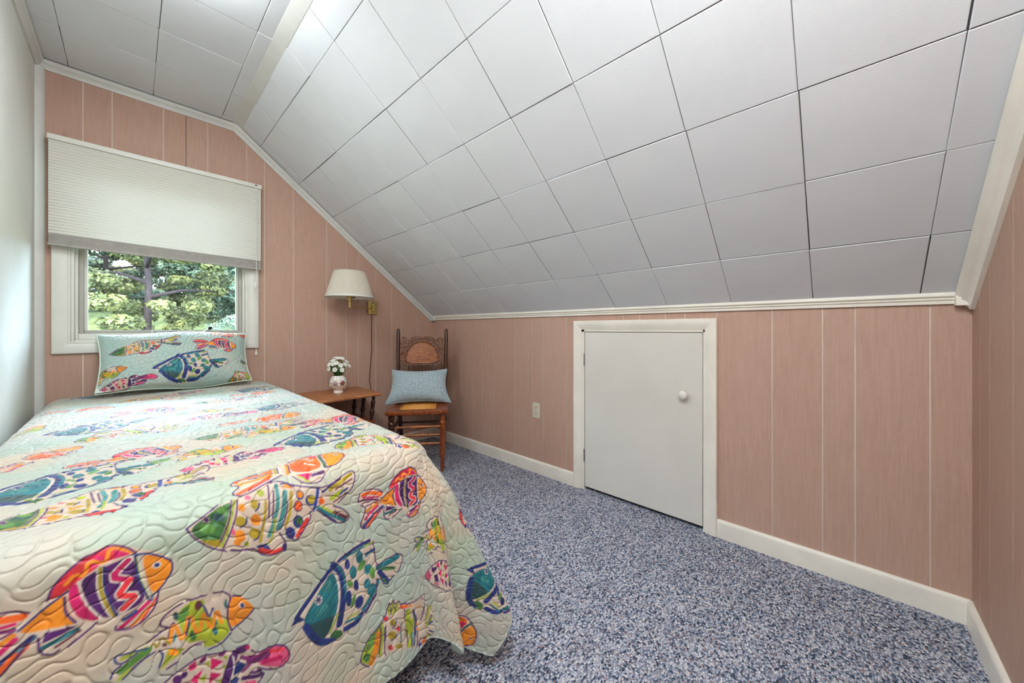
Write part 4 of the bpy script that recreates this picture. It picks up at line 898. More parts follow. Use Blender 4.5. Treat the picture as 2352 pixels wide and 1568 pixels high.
def grid_mesh(name, P, C=None, mat=None, parent=None, closed_u=False):
    nu, nv = P.shape[:2]
    idx = np.arange(nu * nv).reshape(nu, nv)
    a = idx[:-1, :-1]; b = idx[1:, :-1]; c = idx[1:, 1:]; d = idx[:-1, 1:]
    F = np.stack([a, b, c, d], -1).reshape(-1, 4)
    if closed_u:
        F = np.concatenate([F, np.stack([idx[-1, :-1], idx[0, :-1], idx[0, 1:], idx[-1, 1:]], -1)])
    me = bpy.data.meshes.new(name)
    me.vertices.add(nu * nv); me.vertices.foreach_set('co', P.reshape(-1).astype(np.float32))
    me.loops.add(F.size); me.loops.foreach_set('vertex_index', F.reshape(-1).astype(np.int32))
    me.polygons.add(len(F)); me.polygons.foreach_set('loop_start', np.arange(0, F.size, 4, dtype=np.int32))
    me.polygons.foreach_set('use_smooth', np.ones(len(F), bool))
    me.update(calc_edges=True)
    if C is not None:
        at = me.color_attributes.new('print', 'FLOAT_COLOR', 'POINT')
        at.data.foreach_set('color', np.concatenate([C, np.ones(C.shape[:2] + (1,))], -1).reshape(-1).astype(np.float32))
    if mat:
        me.materials.append(mat)
    o = bpy.data.objects.new(name, me)
    COL.objects.link(o)
    if parent is not None:
        o.parent = parent
    return o

def normals_of(P):
    du = np.gradient(P, axis=0); dv = np.gradient(P, axis=1)
    n = np.cross(du, dv)
    return n / (np.linalg.norm(n, axis=-1, keepdims=True) + 1e-12)

A_MIN, A_MAX, B_MIN = -.46, 1.055, .405
av = np.concatenate([np.arange(A_MIN, -.30, .006), np.arange(-.30, .72, .0016), np.arange(.72, A_MAX, .0026), [A_MAX]])
bv = np.concatenate([np.arange(B_MIN, 1.06, .0016), np.arange(1.06, 1.8, .0028), np.arange(1.8, YH, .0045), [YH]])
QA, QB = np.meshgrid(av, bv, indexing='ij')
# the hem is a little uneven: let the cloth edge wander
QBw = QB + np.where(QB < YF, (YF - QB) / (YF - B_MIN), 0) * (.022 * np.sin(QA * 9 + 2.4) + .012 * np.sin(QA * 21))
QP = quilt_pos(QA, QBw)
QN = normals_of(QP)
QN = np.where(QN[..., 2:3].mean() < 0, -QN, QN)
h = .0040 * puff(QA, QB, 11) + .0012 * smooth_noise(QA, QB, .11, 5)
QP = QP + QN * h[..., None]
QP[..., 2] = np.maximum(QP[..., 2], .006)
QP[..., 0] = np.maximum(QP[..., 0], WALLX)
QC = cloth_colors(QA, QB, 21)
SIDE = [('C', .70, 1.30, .93, 1.24), ('A', .96, 1.52, .74, 1.50), ('B', .68, 1.80, .98, 1.74), ('D', .95, 1.98, .76, 2.00), ('E', .72, 2.16, .94, 2.20), ('F', .98, 2.36, .74, 2.40), ('G', .70, 2.60, .93, 2.56), ('C', .72, 2.80, .97, 2.82), ('A', .98, 1.06, .77, 1.10)]      # the long side, away from the camera
for k_, a1, b1, a2, b2 in FISH_AT + SIDE:
    print_fish(QA, QB, QC, k_, a1, b1, a2, b2)
# stitched seam lines barely darker
quilt = thing('quilt', 'mint quilted bedspread printed with big multicoloured fish, draped over the bed', 'quilt', (.17, 1.95, 0))
def recentre(o, loc):
    o.data.transform(Matrix.Translation([-c for c in loc]))
recentre(grid_mesh('top_cloth', QP, QC, M['quilt'], quilt), (.17, 1.95, 0))
# lining a little inside the top cloth
M['lining'] = mk_plain('pale_mint_lining', (214, 224, 214), .75, .15, .03)
la = np.concatenate([np.linspace(A_MIN, -.2, 12), np.linspace(-.18, .57, 24), np.linspace(.585, A_MAX, 60)])
lb = np.concatenate([np.linspace(B_MIN, 1.02, 70), np.linspace(1.05, YH, 40)])
LA, LB = np.meshgrid(la, lb, indexing='ij')
LBw = LB + np.where(LB < YF, (YF - LB) / (YF - B_MIN), 0) * (.022 * np.sin(LA * 9 + 2.4) + .012 * np.sin(LA * 21))
LP = quilt_pos(LA, LBw)
LN = normals_of(LP)
LP = LP - LN * np.sign(LN[..., 2].mean()) * .007
LP[..., 2] = np.maximum(LP[..., 2], .004)
recentre(grid_mesh('lining', LP, None, M['lining'], quilt), (.17, 1.95, 0))
# rolled binding round the hem
M['binding'] = mk_plain('mint_binding', (214, 226, 212), .7, .2, .03)
j0 = QP[:, 0]; i1_ = QP[-1, :]; i0_ = QP[0, :]
def hem(pts, nrm, name='binding'):
    pts = pts[::5]
    bm = bmesh.new()
    bm_tube(bm, [Vector(p) - Vector((.17, 1.95, 0)) for p in pts], [.0058] * len(pts), 8)
    obj(name, bm, M['binding'], quilt, True)
def hem_path(P, N):
    s = np.sign(QN[..., 2].mean())
    p = P - N * s * .0055
    p[..., 2] = np.maximum(p[..., 2], .0065)
    return p
hem(np.concatenate([hem_path(QP[:, 0], QN[:, 0]), hem_path(QP[-1, 1:], QN[-1, 1:])]), None)

# pillow sham -----------------------------------------------------------------------------
def cushion_grid(W, Hh, T, nu, nv, pinch=.05, pw=2.4):
    s = np.linspace(-1, 1, nu); t = np.linspace(-1, 1, nv)
    S, Tt = np.meshgrid(s, t, indexing='ij')
    x = W / 2 * S * (1 - pinch * (1 - Tt ** 2) * np.abs(S) ** 1.5)
    y = Hh / 2 * Tt * (1 - pinch * 1.1 * (1 - S ** 2) * np.abs(Tt) ** 1.5)
    z = T / 2 * (np.maximum(1 - np.abs(S) ** pw, 0) * np.maximum(1 - np.abs(Tt) ** pw, 0)) ** .55
    return S, Tt, x, y, z
pil = thing('pillow', 'pillow in a fish-print sham leaning against the window wall on the bed', 'pillow', (.195, 2.79, .718))
W_, H_, T_ = .640, .350, .190
S, Tt, x, y, z = cushion_grid(W_, H_, T_, 300, 170)
z = z * (1 + .10 * np.sin(S * 2.1 + .6)) - .012 * np.exp(-((Tt + .95) / .25) ** 2) * np.sin(S * 5)
PAg, PBg = S * W_ / 2, Tt * H_ / 2
edge = np.clip(np.minimum(1 - np.abs(S), 1 - np.abs(Tt)) * 12, 0, 1)
z2 = z + .0055 * puff(PAg, PBg, 31, .034) * edge
sag = -.020 * (1 - S ** 2) * 0 + .010 * np.sin(S * 3.2 + 1.2) * Tt
tilt = math.radians(62)
def pil_xyz(x, y, z):
    # y runs up the leaning pillow, z out of its face towards the room
    Yy = -z * math.sin(tilt) + y * math.cos(tilt)
    Zz = z * math.cos(tilt) + y * math.sin(tilt)
    return np.stack([x + .0, Yy + .02, Zz + .152], -1)
PC = cloth_colors(PAg, PBg, 77) * .45 + np.array(lin((158, 190, 186))) * .55      # the sham is mostly the print's aqua
for k_, a1, b1, a2, b2 in [('B', -.285, .030, .0, .085), ('A', .262, .050, .05, .058), ('D', .46, -.065, .28, -.055), ('D', -.215, -.060, -.38, -.125), ('E', -.310, -.162, -.100, -.125), ('C', -.125, -.085, .190, -.068), ('G', .20, -.200, .40, -.16), ('F', .12, .135, .36, .15)]:
    print_fish(PAg, PBg, PC, k_, a1, b1, a2, b2, 1, .68)
front_p = pil_xyz(x, y + sag, z2)
back_p = pil_xyz(x[::4, ::4], (y + sag)[::4, ::4], -z[::4, ::4] * .9 - .001)
o1 = grid_mesh('sham_front', front_p, PC, M['quilt'], pil)
o2 = grid_mesh('sham_back', back_p, None, M['lining'], pil)
ring = np.concatenate([front_p[::3, 0], front_p[-1, ::3], front_p[::-3, -1], front_p[0, ::-3]])
bm = bmesh.new(); bm_tube(bm, [Vector(p) for p in ring], .0042, 6)
obj('piping', bm, M['binding'], pil, True)

# ------------------------------------------------------------------ cellular blind
def mk_blind():
    m = NT('translucent_honeycomb_fabric')
    m.b.inputs['Base Color'].default_value = rgba((222, 220, 209))
    m.b.inputs['Roughness'].default_value = .9
    m.b.inputs['Specular IOR Level'].default_value = .1
    tl = m.n('ShaderNodeBsdfTranslucent'); tl.inputs[0].default_value = rgba((210, 206, 190))
    mx = m.n('ShaderNodeMixShader'); mx.inputs[0].default_value = .08
    m.l(m.b.outputs[0], mx.inputs[1]); m.l(tl.outputs[0], mx.inputs[2]); m.l(mx.outputs[0], m.out.inputs[0])
    return m.m
M['blind'] = mk_blind()
M['blind_stack'] = mk_plain('shade_darkened_blind_fabric', (166, 162, 155), .9, .1, .04, 40)  # same blind fabric, painted darker for the shade in the stacked pleats
bl = thing('cellular_blind', 'pleated translucent off-white cellular blind half lowered over the window', 'blind', (.158, 2.895, 2.02))
BX0, BX1 = -.440, .440
def blind_bottom(x):
    return -.553 - .018 * (x - BX0) / (BX1 - BX0)
def blind_sheet(name, ysign, y_off, mat):
    n = 31; pts = []
    xs = np.linspace(BX0, BX1, 2)
    P = []
    for x in xs:
        zb = blind_bottom(x) + .059
        row = []
        for k in range(n * 6 + 1):
            t = k / (n * 6)
            ph = (t * n) % 1.0
            bulge = math.sqrt(max(0, 1 - (2 * ph - 1) ** 2)) * .0075
            row.append((x, y_off - bulge if ysign < 0 else y_off + bulge, -.024 + (zb + .024) * t))
        P.append(row)
    return grid_mesh(name, np.array(P), None, mat, bl)
blind_sheet('pleated_front', -1, -.004, M['blind'])
box('headrail', (BX0 - .003, -.022, -.026), (BX1 + .003, .022, 0), M['window_white'], bl, .003, seg=2)
def slant(name, dz0, dz1, ya, yb, mat, ex=0.0):
    bm = bmesh.new()
    vs_ = bm_box(bm, (BX0 - ex, ya, dz0), (BX1 + ex, yb, dz1), .002, seg=2)
    for v in bm.verts:
        v.co.z += blind_bottom(v.co.x)
    return obj(name, bm, mat, bl, 'auto')
for k in range(7):
    slant('stacked_pleat', .014 + k * .0066, .014 + k * .0066 + .0064, -.0135 + .001 * (k % 2), .010, M['blind_stack'])
slant('bottom_rail', 0, .014, -.012, .012, M['blind_stack'], .002)
tube('cord', [(.412, -.026, -.02), (.412, -.028, -.50), (.410, -.030, -.66)], .0016, M['white_cord'], bl, 6)
tube('cord', [(.410, -.030, -.70), (.410, -.030, -1.12)], .0018, M['white_cord'], bl, 6)
o = obj('cord_joiner', lathe_bm([(.002, -.705), (.006, -.70), (.0075, -.685), (.006, -.665), (.002, -.655)], 12, (.410, -.030, 0)), M['window_white'], bl, True)
o = obj('cord_pull', lathe_bm([(.009, -1.140), (.009, -1.136), (.0045, -1.122), (.002, -1.115)], 12, (.410, -.030, 0)), M['window_white'], bl, True)
box('cord_guide', (.405, -.0235, -.012), (.419, -.021, -.006), M['black'], bl)

# ------------------------------------------------------------------ swing-arm wall lamp
lp = thing('wall_lamp', 'brass swing-arm wall lamp with a pleated off-white shade', 'lamp', (1.399, GY - PT, 1.232))
box('backplate', (-.038, -.024, -.056), (.038, 0, .056), M['brass'], lp, .004, seg=2)
tube('pivot', [(-.005, -.038, -.030), (-.005, -.038, .030)], .006, M['brass'], lp)
for s in (-.036, .036):
    box('slot_screw', (-.010, -.0255, s - .003), (.004, -.0238, s + .003), M['black'], lp)
for s in (-.026, .026):
    tube('bracket', [(-.005, -.02, s), (-.005, -.042, s)], .0045, M['brass'], lp, 8)
sc = Vector((-.269, -.209, 0))
tube('arm', [(-.005, -.038, -.006), (sc.x, sc.y, -.010)], .0048, M['brass'], lp)
tube('post', [(sc.x, sc.y, -.018), (sc.x, sc.y, .032)], .0085, M['brass'], lp)
soc = tube('socket', [(sc.x, sc.y, .028), (sc.x, sc.y, .034), (sc.x, sc.y, .050), (sc.x, sc.y, .078)], [.012, .019, .019, .019], M['brass'], lp, 18)
tube('switch_key', [(sc.x + .018, sc.y - .004, .058), (sc.x + .038, sc.y - .008, .058)], .004, M['black'], soc, 8)
def mk_shade():
    m = NT('pleated_off_white_shade_fabric', (232, 224, 208), .85, .1)
    tl = m.n('ShaderNodeBsdfTranslucent'); tl.inputs[0].default_value = rgba((232, 224, 204))
    mx = m.n('ShaderNodeMixShader'); mx.inputs[0].default_value = .28
    m.l(m.b.outputs[0], mx.inputs[1]); m.l(tl.outputs[0], mx.inputs[2]); m.l(mx.outputs[0], m.out.inputs[0])
    return m.m
M['shade'] = mk_shade()
n = 320
th = np.linspace(0, 2 * PI, n, endpoint=False)
zs = np.array([.058, .075, .16, .235, .252]); rs_ = np.array([.167, .1615, .137, .1145, .109])
P = np.zeros((n, len(zs), 3))
for j, (zz, r) in enumerate(zip(zs, rs_)):
    rr = r + .0016 * np.where(np.arange(n) % 4 < 2, 1, -1) * (0 if j in (0, 4) else 1)
    P[:, j] = np.stack([sc.x + rr * np.cos(th), sc.y + rr * np.sin(th), np.full(n, zz)], -1)
sh = grid_mesh('lamp_shade', P, None, M['shade'], lp, True)
for zz, r in ((.058, .167), (.250, .110)):
    o = lathe_bm([(r + .0018, zz - .001), (r + .0018 - .003, zz + .012 if zz < .1 else zz + .003), (r - .0030, zz + .012 if zz < .1 else zz + .003), (r - .0012, zz - .001)], 64, (sc.x, sc.y, 0), close=False)
    obj('shade_trim', o, M['window_white'], sh, True)
obj('bulb', lathe_bm([(.012, .078), (.014, .09), (.024, .12), (.030, .145), (.026, .168), (.010, .18), (.0005, .182)], 20, (sc.x, sc.y, 0)), M['ceramic'], lp, True)
tube('harp', [(sc.x + .022 * math.cos(a) if 0 else sc.x + .045 * math.sin(a), sc.y, .15 - .085 * math.cos(a)) for a in np.linspace(.25, 2 * PI - .25, 25)], .0016, M['brass'], lp, 6)
tube('spider', [(sc.x - .109, sc.y, .248), (sc.x, sc.y, .240), (sc.x + .109, sc.y, .248)], .0016, M['brass'], lp, 6)
tube('power_cord', [(.000, -.006, -.055), (-.002, -.006, -.12), (-.004, -.006, -.25), (-.001, -.006, -.35), (-.012, -.006, -.48), (-.022, -.008, -.62), (-.006, -.006, -.70), (.010, -.006, -.80), (.002, -.010, -.88), (-.030, -.05, -.90), (-.05, -.10, -.858)], .0032, M['cord_brown'], lp, 8)

# ------------------------------------------------------------------ two-tier side table
TZ = .580
tb = thing('side_table', 'low two-tier wooden side table with turned spindles beside the bed', 'table', (1.022, 2.72, 0))
def top_board(name, x0, x1, y0, y1, z0, z1, rad, mat):
    pts = []
    for cx, cy, a0 in ((x1 - rad, y1 - rad, 0), (x0 + rad, y1 - rad, 90), (x0 + rad, y0 + rad, 180), (x1 - rad, y0 + rad, 270)):
        for k in range(5):
            a = math.radians(a0 + k * 22.5)
            pts.append((cx + rad * math.cos(a), cy + rad * math.sin(a)))
    bm = bmesh.new()
    f = bm.faces.new([bm.verts.new((p[0], p[1], z0)) for p in pts])
    r = bmesh.ops.extrude_face_region(bm, geom=[f])
    bmesh.ops.translate(bm, verts=[g for g in r['geom'] if isinstance(g, bmesh.types.BMVert)], vec=(0, 0, z1 - z0))
    es = [e for e in bm.edges if abs(e.verts[0].co.z - e.verts[1].co.z) < 1e-5]
    bmesh.ops.bevel(bm, geom=es, offset=(z1 - z0) * .42, segments=3, profile=.6, affect='EDGES')
    return obj(name, bm, M[mat], tb, 'auto')
top_board('table_top', -.245, .250, -.225, .215, TZ - .022, TZ, .018, 'cherry')
top_board('shelf', -.225, .222, -.190, .195, .352, .372, .05, 'oak_red')
SPIN = [(0, .009), (.06, .013), (.10, .010), (.16, .011), (.30, .018), (.40, .0135), (.44, .010), (.47, .014), (.50, .010), (.53, .014), (.58, .0125), (.70, .017), (.80, .011), (.84, .009), (.88, .014), (.92, .009), (1, .010)]
for sx in (-1, 1):
    for sy in (-.150, .0, .150):
        turned('spindle', (sx * .195, sy, .372), (sx * .212, sy * 1.08, TZ - .02), SPIN, M['maple_dark'], tb)
LEGP = [(0, .010), (.05, .016), (.12, .020), (.2, .014), (.3, .013), (.45, .019), (.6, .021), (.7, .015), (.74, .021), (.8, .014), (.9, .022), (1, .020)]
for sx in (-1, 1):
    for sy in (-1, 1):
        turned('leg', (sx * .20, sy * .165, 0), (sx * .185, sy * .150, .355), LEGP, M['oak_red'], tb)

# ------------------------------------------------------------------ head-shaped planter
VS = .83
vz = thing('head_planter', 'white ceramic planter shaped like a head wearing round sunglasses', 'planter', (1.038, 2.715, TZ), math.atan2(-.36, .93) + math.radians(4))
vz.scale = (VS, VS, VS)
nu, nv = 72, 56
th = np.linspace(0, 2 * PI, nu, endpoint=False) - PI / 2        # -pi/2 = face, towards local -y
prof_z = np.array([0, .002, .012, .022, .032, .045, .060, .080, .100, .120, .138, .150, .156])
prof_r = np.array([.036, .040, .0405, .037, .038, .049, .058, .066, .0675, .063, .054, .047, .045])
zz = np.concatenate([np.linspace(0, .156, nv)])
rr = np.interp(zz, prof_z, prof_r)
P = np.zeros((nu, nv, 3))
for i, t in enumerate(th):
    d = math.atan2(math.sin(t + PI / 2), math.cos(t + PI / 2))
    for j, (zv, r) in enumerate(zip(zz, rr)):
        k = 0.0
        k += .0105 * math.exp(-(d / .17) ** 2 - ((zv - .073) / .011) ** 2)               # nose tip
        k += .0050 * math.exp(-(d / .11) ** 2 - ((zv - .090) / .016) ** 2)               # bridge
        k += .0042 * math.exp(-(d / .26) ** 2 - ((zv - .0535) / .0035) ** 2)             # upper lip
        k += .0046 * math.exp(-(d / .24) ** 2 - ((zv - .0460) / .0040) ** 2)             # lower lip
        k += .0040 * math.exp(-(d / .30) ** 2 - ((zv - .033) / .006) ** 2)               # chin
        for s in (-.45, .45):
            k -= .0045 * math.exp(-((d - s) / .22) ** 2 - ((zv - .093) / .012) ** 2)     # eye sockets
            k += .0030 * math.exp(-((d - s * 1.3) / .3) ** 2 - ((zv - .066) / .014) ** 2) # cheeks
        if abs(d) > .85 and zv > .04:
            k += .0028 * (1 + .5 * math.sin(zv * 260 + d * 5)) * min(1, (abs(d) - .85) * 4)   # waved hair
        k += .0022 * math.exp(-((abs(d) - .85) / .10) ** 2) * (1 if zv > .05 else 0)
        if abs(d) < .85 and zv > .118:
            k += .0018 * (1 + math.cos(d * 9))
        x = (r + k) * math.cos(t); y = (r + k) * math.sin(t) * (1.0)
        P[i, j] = (x, y, zv)
head = grid_mesh('head', P, None, M['ceramic'], vz, True)
bm = lathe_bm([(.0005, 0), (.036, 0)], 32, close=False); obj('base', bm, M['ceramic'], vz)
bm = bmesh.new(); bmesh.ops.create_uvsphere(bm, u_segments=20, v_segments=12, radius=.019, matrix=Matrix.Translation((.050, .030, .048)) @ Matrix.Diagonal((1, 1, 1.15, 1)))
obj('hair_bun', bm, M['ceramic'], vz, True)
for s in (-1, 1):
    bm = bmesh.new(); bmesh.ops.create_uvsphere(bm, u_segments=12, v_segments=8, radius=.010, matrix=Matrix.Translation((s * .0655, -.012, .076)) @ Matrix.Diagonal((.55, .8, 1.4, 1)))
    obj('ear', bm, M['ceramic'], vz, True)
M['soil'] = mk_plain('dark_moss', (40, 46, 26), .95, .05, .3, 60)
obj('soil', lathe_bm([(.0005, .148), (.043, .146)], 24, close=False), M['soil'], vz)
sg = thing('round_sunglasses', 'tiny round rose-tinted sunglasses on the head-shaped planter', 'sunglasses', (0, 0, 0))
sg.parent = None
sg.matrix_world = Matrix.Translation(vz.location) @ Matrix.Rotation(vz.rotation_euler.z, 4, 'Z') @ Matrix.Scale(VS, 4)
M['lens'] = NT('rose_brown_tinted_lens', (132, 70, 66), .12, .6).m
M['lens2'] = NT('pale_rose_tinted_lens', (176, 142, 150), .12, .6).m
for s in (-1, 1):
    ang = s * .31
    ctr = Vector((s * .0285, -.0675, .094))
    Rm = Matrix.Translation(ctr) @ Matrix.Rotation(s * .30, 4, 'Z') @ Matrix.Rotation(PI / 2, 4, 'X')
    bm = lathe_bm([(.0005, -.001), (.0180, -.0006), (.0185, 0), (.0180, .0006), (.0005, .0016)], 28, close=False)
    bmesh.ops.transform(bm, matrix=Rm, verts=bm.verts)
    obj('lens', bm, M['lens2'] if s < 0 else M['lens'], sg, True)
    bm = bmesh.new(); bm_tube(bm, [Rm @ Vector((.0188 * math.cos(a), .0188 * math.sin(a), 0)) for a in np.linspace(0, 2 * PI, 29)], .0011, 6, False)
    obj('rim', bm, M['brass'], sg, True)
    tube('temple', [(s * .0465, -.0610, .096), (s * .061, -.040, .092), (s * .073, -.008, .088)], .0010, M['brass'], sg, 6)
tube('bridge', [(-.0105, -.0725, .097), (0, -.0765, .099), (.0105, -.0725, .097)], .0010, M['brass'], sg, 6)

# daisies ---------------------------------------------------------------------------------
M['petal'] = mk_plain('white_daisy_petal', (244, 244, 236), .6, .2, .03)
M['pollen'] = mk_plain('yellow_green_daisy_centre', (176, 170, 62), .8, .1, .2, 300)
M['leaf'] = mk_plain('fresh_green_leaf', (64, 120, 44), .5, .3, .3, 60)
M['stem'] = mk_plain('green_stem', (98, 130, 62), .6, .2, .2, 60)
def petal_mesh():
    bm = bmesh.new()
    n = 15
    for k in range(n):
        a = 2 * PI * k / n
        c, s = math.cos(a), math.sin(a)
        pr = [(.004, .0014), (.010, .0030), (.0165, .0031), (.0210, .0014)]
        L_, R_ = [], []
        for r, w in pr:
            zz_ = .0022 * math.sin(r / .021 * 2.6) + .0006 * (k % 2)
            L_.append(bm.verts.new((c * r - s * w, s * r + c * w, zz_)))
            R_.append(bm.verts.new((c * r + s * w, s * r - c * w, zz_)))
        for q in range(3):
            bm.faces.new((L_[q], R_[q], R_[q + 1], L_[q + 1]))
    me = bpy.data.meshes.new('petals'); bm.to_mesh(me); bm.free(); me.materials.append(M['petal'])
    return me
me_pet = petal_mesh()
bmc = lathe_bm([(.0045, 0), (.0048, .0015), (.003, .0032), (.0003, .0038)], 12); me_c = bpy.data.meshes.new('centre'); bmc.to_mesh(me_c); bmc.free(); me_c.materials.append(M['pollen'])
def leaf_bm(bm, base, tip, w, up=Vector((0, 0, 1))):
    base, tip = Vector(base), Vector(tip)
    d = tip - base
    s = d.cross(up)
    s = s.normalized() if s.length > 1e-6 else Vector((1, 0, 0))
    nrm = s.cross(d).normalized()
    pv = None
    for t, ww in ((0, .15), (.3, .85), (.6, 1), (.85, .55), (1, .05)):
        c = base + d * t + nrm * (.12 * d.length * math.sin(t * PI))
        cur = (bm.verts.new(c - s * w * ww), bm.verts.new(c + s * w * ww))
        if pv:
            bm.faces.new((pv[0], pv[1], cur[1], cur[0]))
        pv = cur
r2 = random.Random(3)
FL = [(-.070, -.035, .250, 62, 'at the far left'), (-.040, -.045, .282, 40, 'at the upper left'), (-.008, -.040, .300, 30, 'at the very top'), (.026, -.040, .296, 38, 'at the top right of centre'),
      (.060, -.030, .270, 45, 'at the upper right'), (.080, -.045, .235, 62, 'at the far right'), (-.045, -.055, .255, 62, 'second from the left'), (-.018, -.062, .262, 58, 'in the middle left of centre'),
      (.014, -.066, .242, 66, 'in the very middle'), (.048, -.058, .248, 60, 'in the middle right of centre'), (.024, -.070, .205, 80, 'lowest above the right lens'), (-.030, -.068, .210, 78, 'lowest above the left lens'),
      (-.072, -.030, .216, 74, 'drooping at the lower left'), (-.055, .010, .276, 34, 'behind at the left'), (.0, .012, .290, 15, 'behind in the middle'), (.05, .012, .280, 30, 'behind at the right'),
      (-.026, -.012, .304, 14, 'at the top left of centre'), (.030, -.004, .300, 20, 'behind the topmost bloom on the right')]
for x, y, z, tl, where in FL:
    d = thing('daisy', 'white daisy %s of the bouquet in the head planter' % where, 'flower', (0, 0, 0), 0, 'white daisies in the planter')
    d.matrix_world = sg.matrix_world @ Matrix.Translation((x * 1.04, y * 1.0, .150 + (z - .150) * 1.08))
    ori = Vector((x, y - .02, .001)).normalized()
    ax = Vector((0, 0, 1)).cross(ori)
    Rm = Matrix.Rotation(math.radians(tl), 4, ax if ax.length > 1e-4 else Vector((1, 0, 0))) @ Matrix.Rotation(r2.uniform(0, 1), 4, 'Z')
    for nm, me in (('petals', me_pet), ('centre', me_c)):
        o = bpy.data.objects.new(nm, me); COL.objects.link(o); o.parent = d; o.matrix_local = Rm
    bs = Vector((x * .25 - x * 1.04, y * .25 - y, -(z - .150) * 1.08))
    tube('stem', [bs, bs * .5 + Vector((x * .12, y * .12, 0)), Vector((0, 0, -.001))], .0013, M['stem'], d, 5)
    bm = bmesh.new()
    for k in range(11):
        t = r2.uniform(.05, .8)
        b0 = bs * (1 - t)
        a = r2.uniform(0, 2 * PI)
        leaf_bm(bm, b0, b0 + Vector((math.cos(a) * r2.uniform(.014, .03), math.sin(a) * r2.uniform(.014, .03), r2.uniform(.006, .034))), r2.uniform(.004, .0075))
    obj('leaves', bm, M['leaf'], d, True)

# ------------------------------------------------------------------ pressed-back chair
ch = thing('pressed_back_chair', 'antique oak chair with carved pressed back and caned seat in the corner', 'chair', (1.523, 2.401, 0), math.radians(-38.0))
SZ = .458
def seat_out(fw, bw, y0, y1, z0, z1, rad, hole=None):
    pts = [(-fw, y0), (fw, y0), (bw, y1), (-bw, y1)]
    return pts
bm = bmesh.new()
outer = [(-.228, -.205), (.228, -.205), (.200, .205), (-.200, .205)]
inner = [(-.130, -.125), (.130, -.125), (.118, .130), (-.118, .130)]
def round_poly(poly, rad, n=5):
    out = []
    for i, p in enumerate(poly):
        p = Vector((*p, 0)); a = Vector((*poly[i - 1], 0)); b = Vector((*poly[(i + 1) % len(poly)], 0))
        u = (a - p).normalized(); v = (b - p).normalized()
        p0 = p + u * rad; p1 = p + v * rad
        for k in range(n):
            t = k / (n - 1)
            out.append(p0 * (1 - t) ** 2 + p * 2 * t * (1 - t) + p1 * t ** 2)
    return out
ro, ri = round_poly(outer, .035), round_poly(inner, .03)
def ringv(pts, z):
    return [bm.verts.new((p.x, p.y, z)) for p in pts]
def shrink(pts, d):
    return [p * (1 - d / p.length) for p in pts]
rings = [ringv(ri, SZ - .024), ringv(ri, SZ - .002), ringv([p * (1 + .004 / p.length) for p in ri], SZ), ringv(shrink(ro, .010), SZ), ringv(shrink(ro, .002), SZ - .005), ringv(ro, SZ - .013), ringv(shrink(ro, .003), SZ - .023), ringv(shrink(ro, .012), SZ - .028), ]
for a, b in zip(rings + [rings[0]] * 0, rings[1:]):
    for k in range(len(a)):
        bm.faces.new((a[k], a[(k + 1) % len(a)], b[(k + 1) % len(b)], b[k]))
for k in range(len(ri)):
    a, b = rings[-1], rings[0]
    bm.faces.new((a[k], a[(k + 1) % len(a)], b[(k + 1) % len(b)], b[k]))
obj('seat_frame', bm, M['oak_red'], ch, 'auto')
# woven cane: strands both ways
M['cane'] = mk_plain('golden_cane', (214, 150, 72), .45, .4, .12, 90)
bm = bmesh.new()
for k in range(27):
    t = k / 26
    x = -.124 + .248 * t
    bm_tube(bm, [(x, -.122, SZ - .004), (x * .93, .126, SZ - .004)], .0017, 5)
for k in range(25):
    y = -.118 + .24 * k / 24
    bm_tube(bm, [(-.126 + .012 * (y + .12) / .25, y, SZ - .0028), (.126 - .012 * (y + .12) / .25, y, SZ - .0028)], .0016, 5)
obj('cane_weave', bm, M['cane'], ch, True)['label'] = 'golden woven cane seat panel'
bm = bmesh.new(); bm_tube(bm, [(p.x * 1.01, p.y * 1.01, SZ + .001) for p in ri] + [(ri[0].x * 1.01, ri[0].y * 1.01, SZ + .001)], .0032, 6)
obj('cane_spline', bm, M['cane'], ch, True)
FLEG = [(0, .0115), (.02, .0125), (.18, .0155), (.40, .0195), (.60, .0205), (.76, .0205), (.785, .0215), (.80, .0185), (.82, .024), (.84, .0255), (.86, .024), (.875, .017), (.90, .0185), (.95, .022), (1, .021)]
for s in (-1, 1):
    turned('leg', (s * .178, -.150, 0), (s * .182, -.160, SZ - .026), FLEG, M['oak_red'] if s > 0 else M['oak_dark'], ch, 16)
RUNG = [(0, .0075), (.20, .0085), (.265, .010), (.27, .0135), (.285, .0135), (.29, .0095), (.33, .012), (.5, .0145), (.67, .012), (.71, .0095), (.715, .0135), (.73, .0135), (.735, .010), (.80, .0085), (1, .0075)]
for z in (.333, .272, .208):
    turned('rung', (-.176, -.153, z), (.176, -.153, z), RUNG, M['oak'], ch, 12)
def rear_xyz(s, z):
    ks = [(0, .172, .318), (.20, .178, .262), (.45, .186, .200), (.60, .190, .205), (.80, .194, .228), (1.055, .198, .262)]
    for (a, xa, ya), (b, xb, yb) in zip(ks, ks[1:]):
        if a <= z <= b:
            t = (z - a) / (b - a)
            return Vector((s * (xa + (xb - xa) * t), ya + (yb - ya) * t, z))
for s in (-1, 1):
    zs_ = [0, .1, .2, .3, .4, .45, .5, .6, .7, .8, .9, .98, 1.02, 1.04, 1.05, 1.055]
    rd = [.014, .016, .017, .018, .018, .018, .0165, .0155, .015, .0148, .0145, .0145, .0145, .012, .0085, .003]
    tube('back_post', [rear_xyz(s, z) for z in zs_], rd, M['oak_dark'], ch, 14)
    for z in (.30, .22):
        tube('side_rung', [(s * .180, -.152, z), (s * .178, rear_xyz(1, z + .03).y, z + .03)], .0085, M['oak_dark'], ch, 10)
turned('rear_rung', rear_xyz(-1, .27), rear_xyz(1, .27), [(0, .008), (.5, .010), (1, .008)], M['oak_dark'], ch)
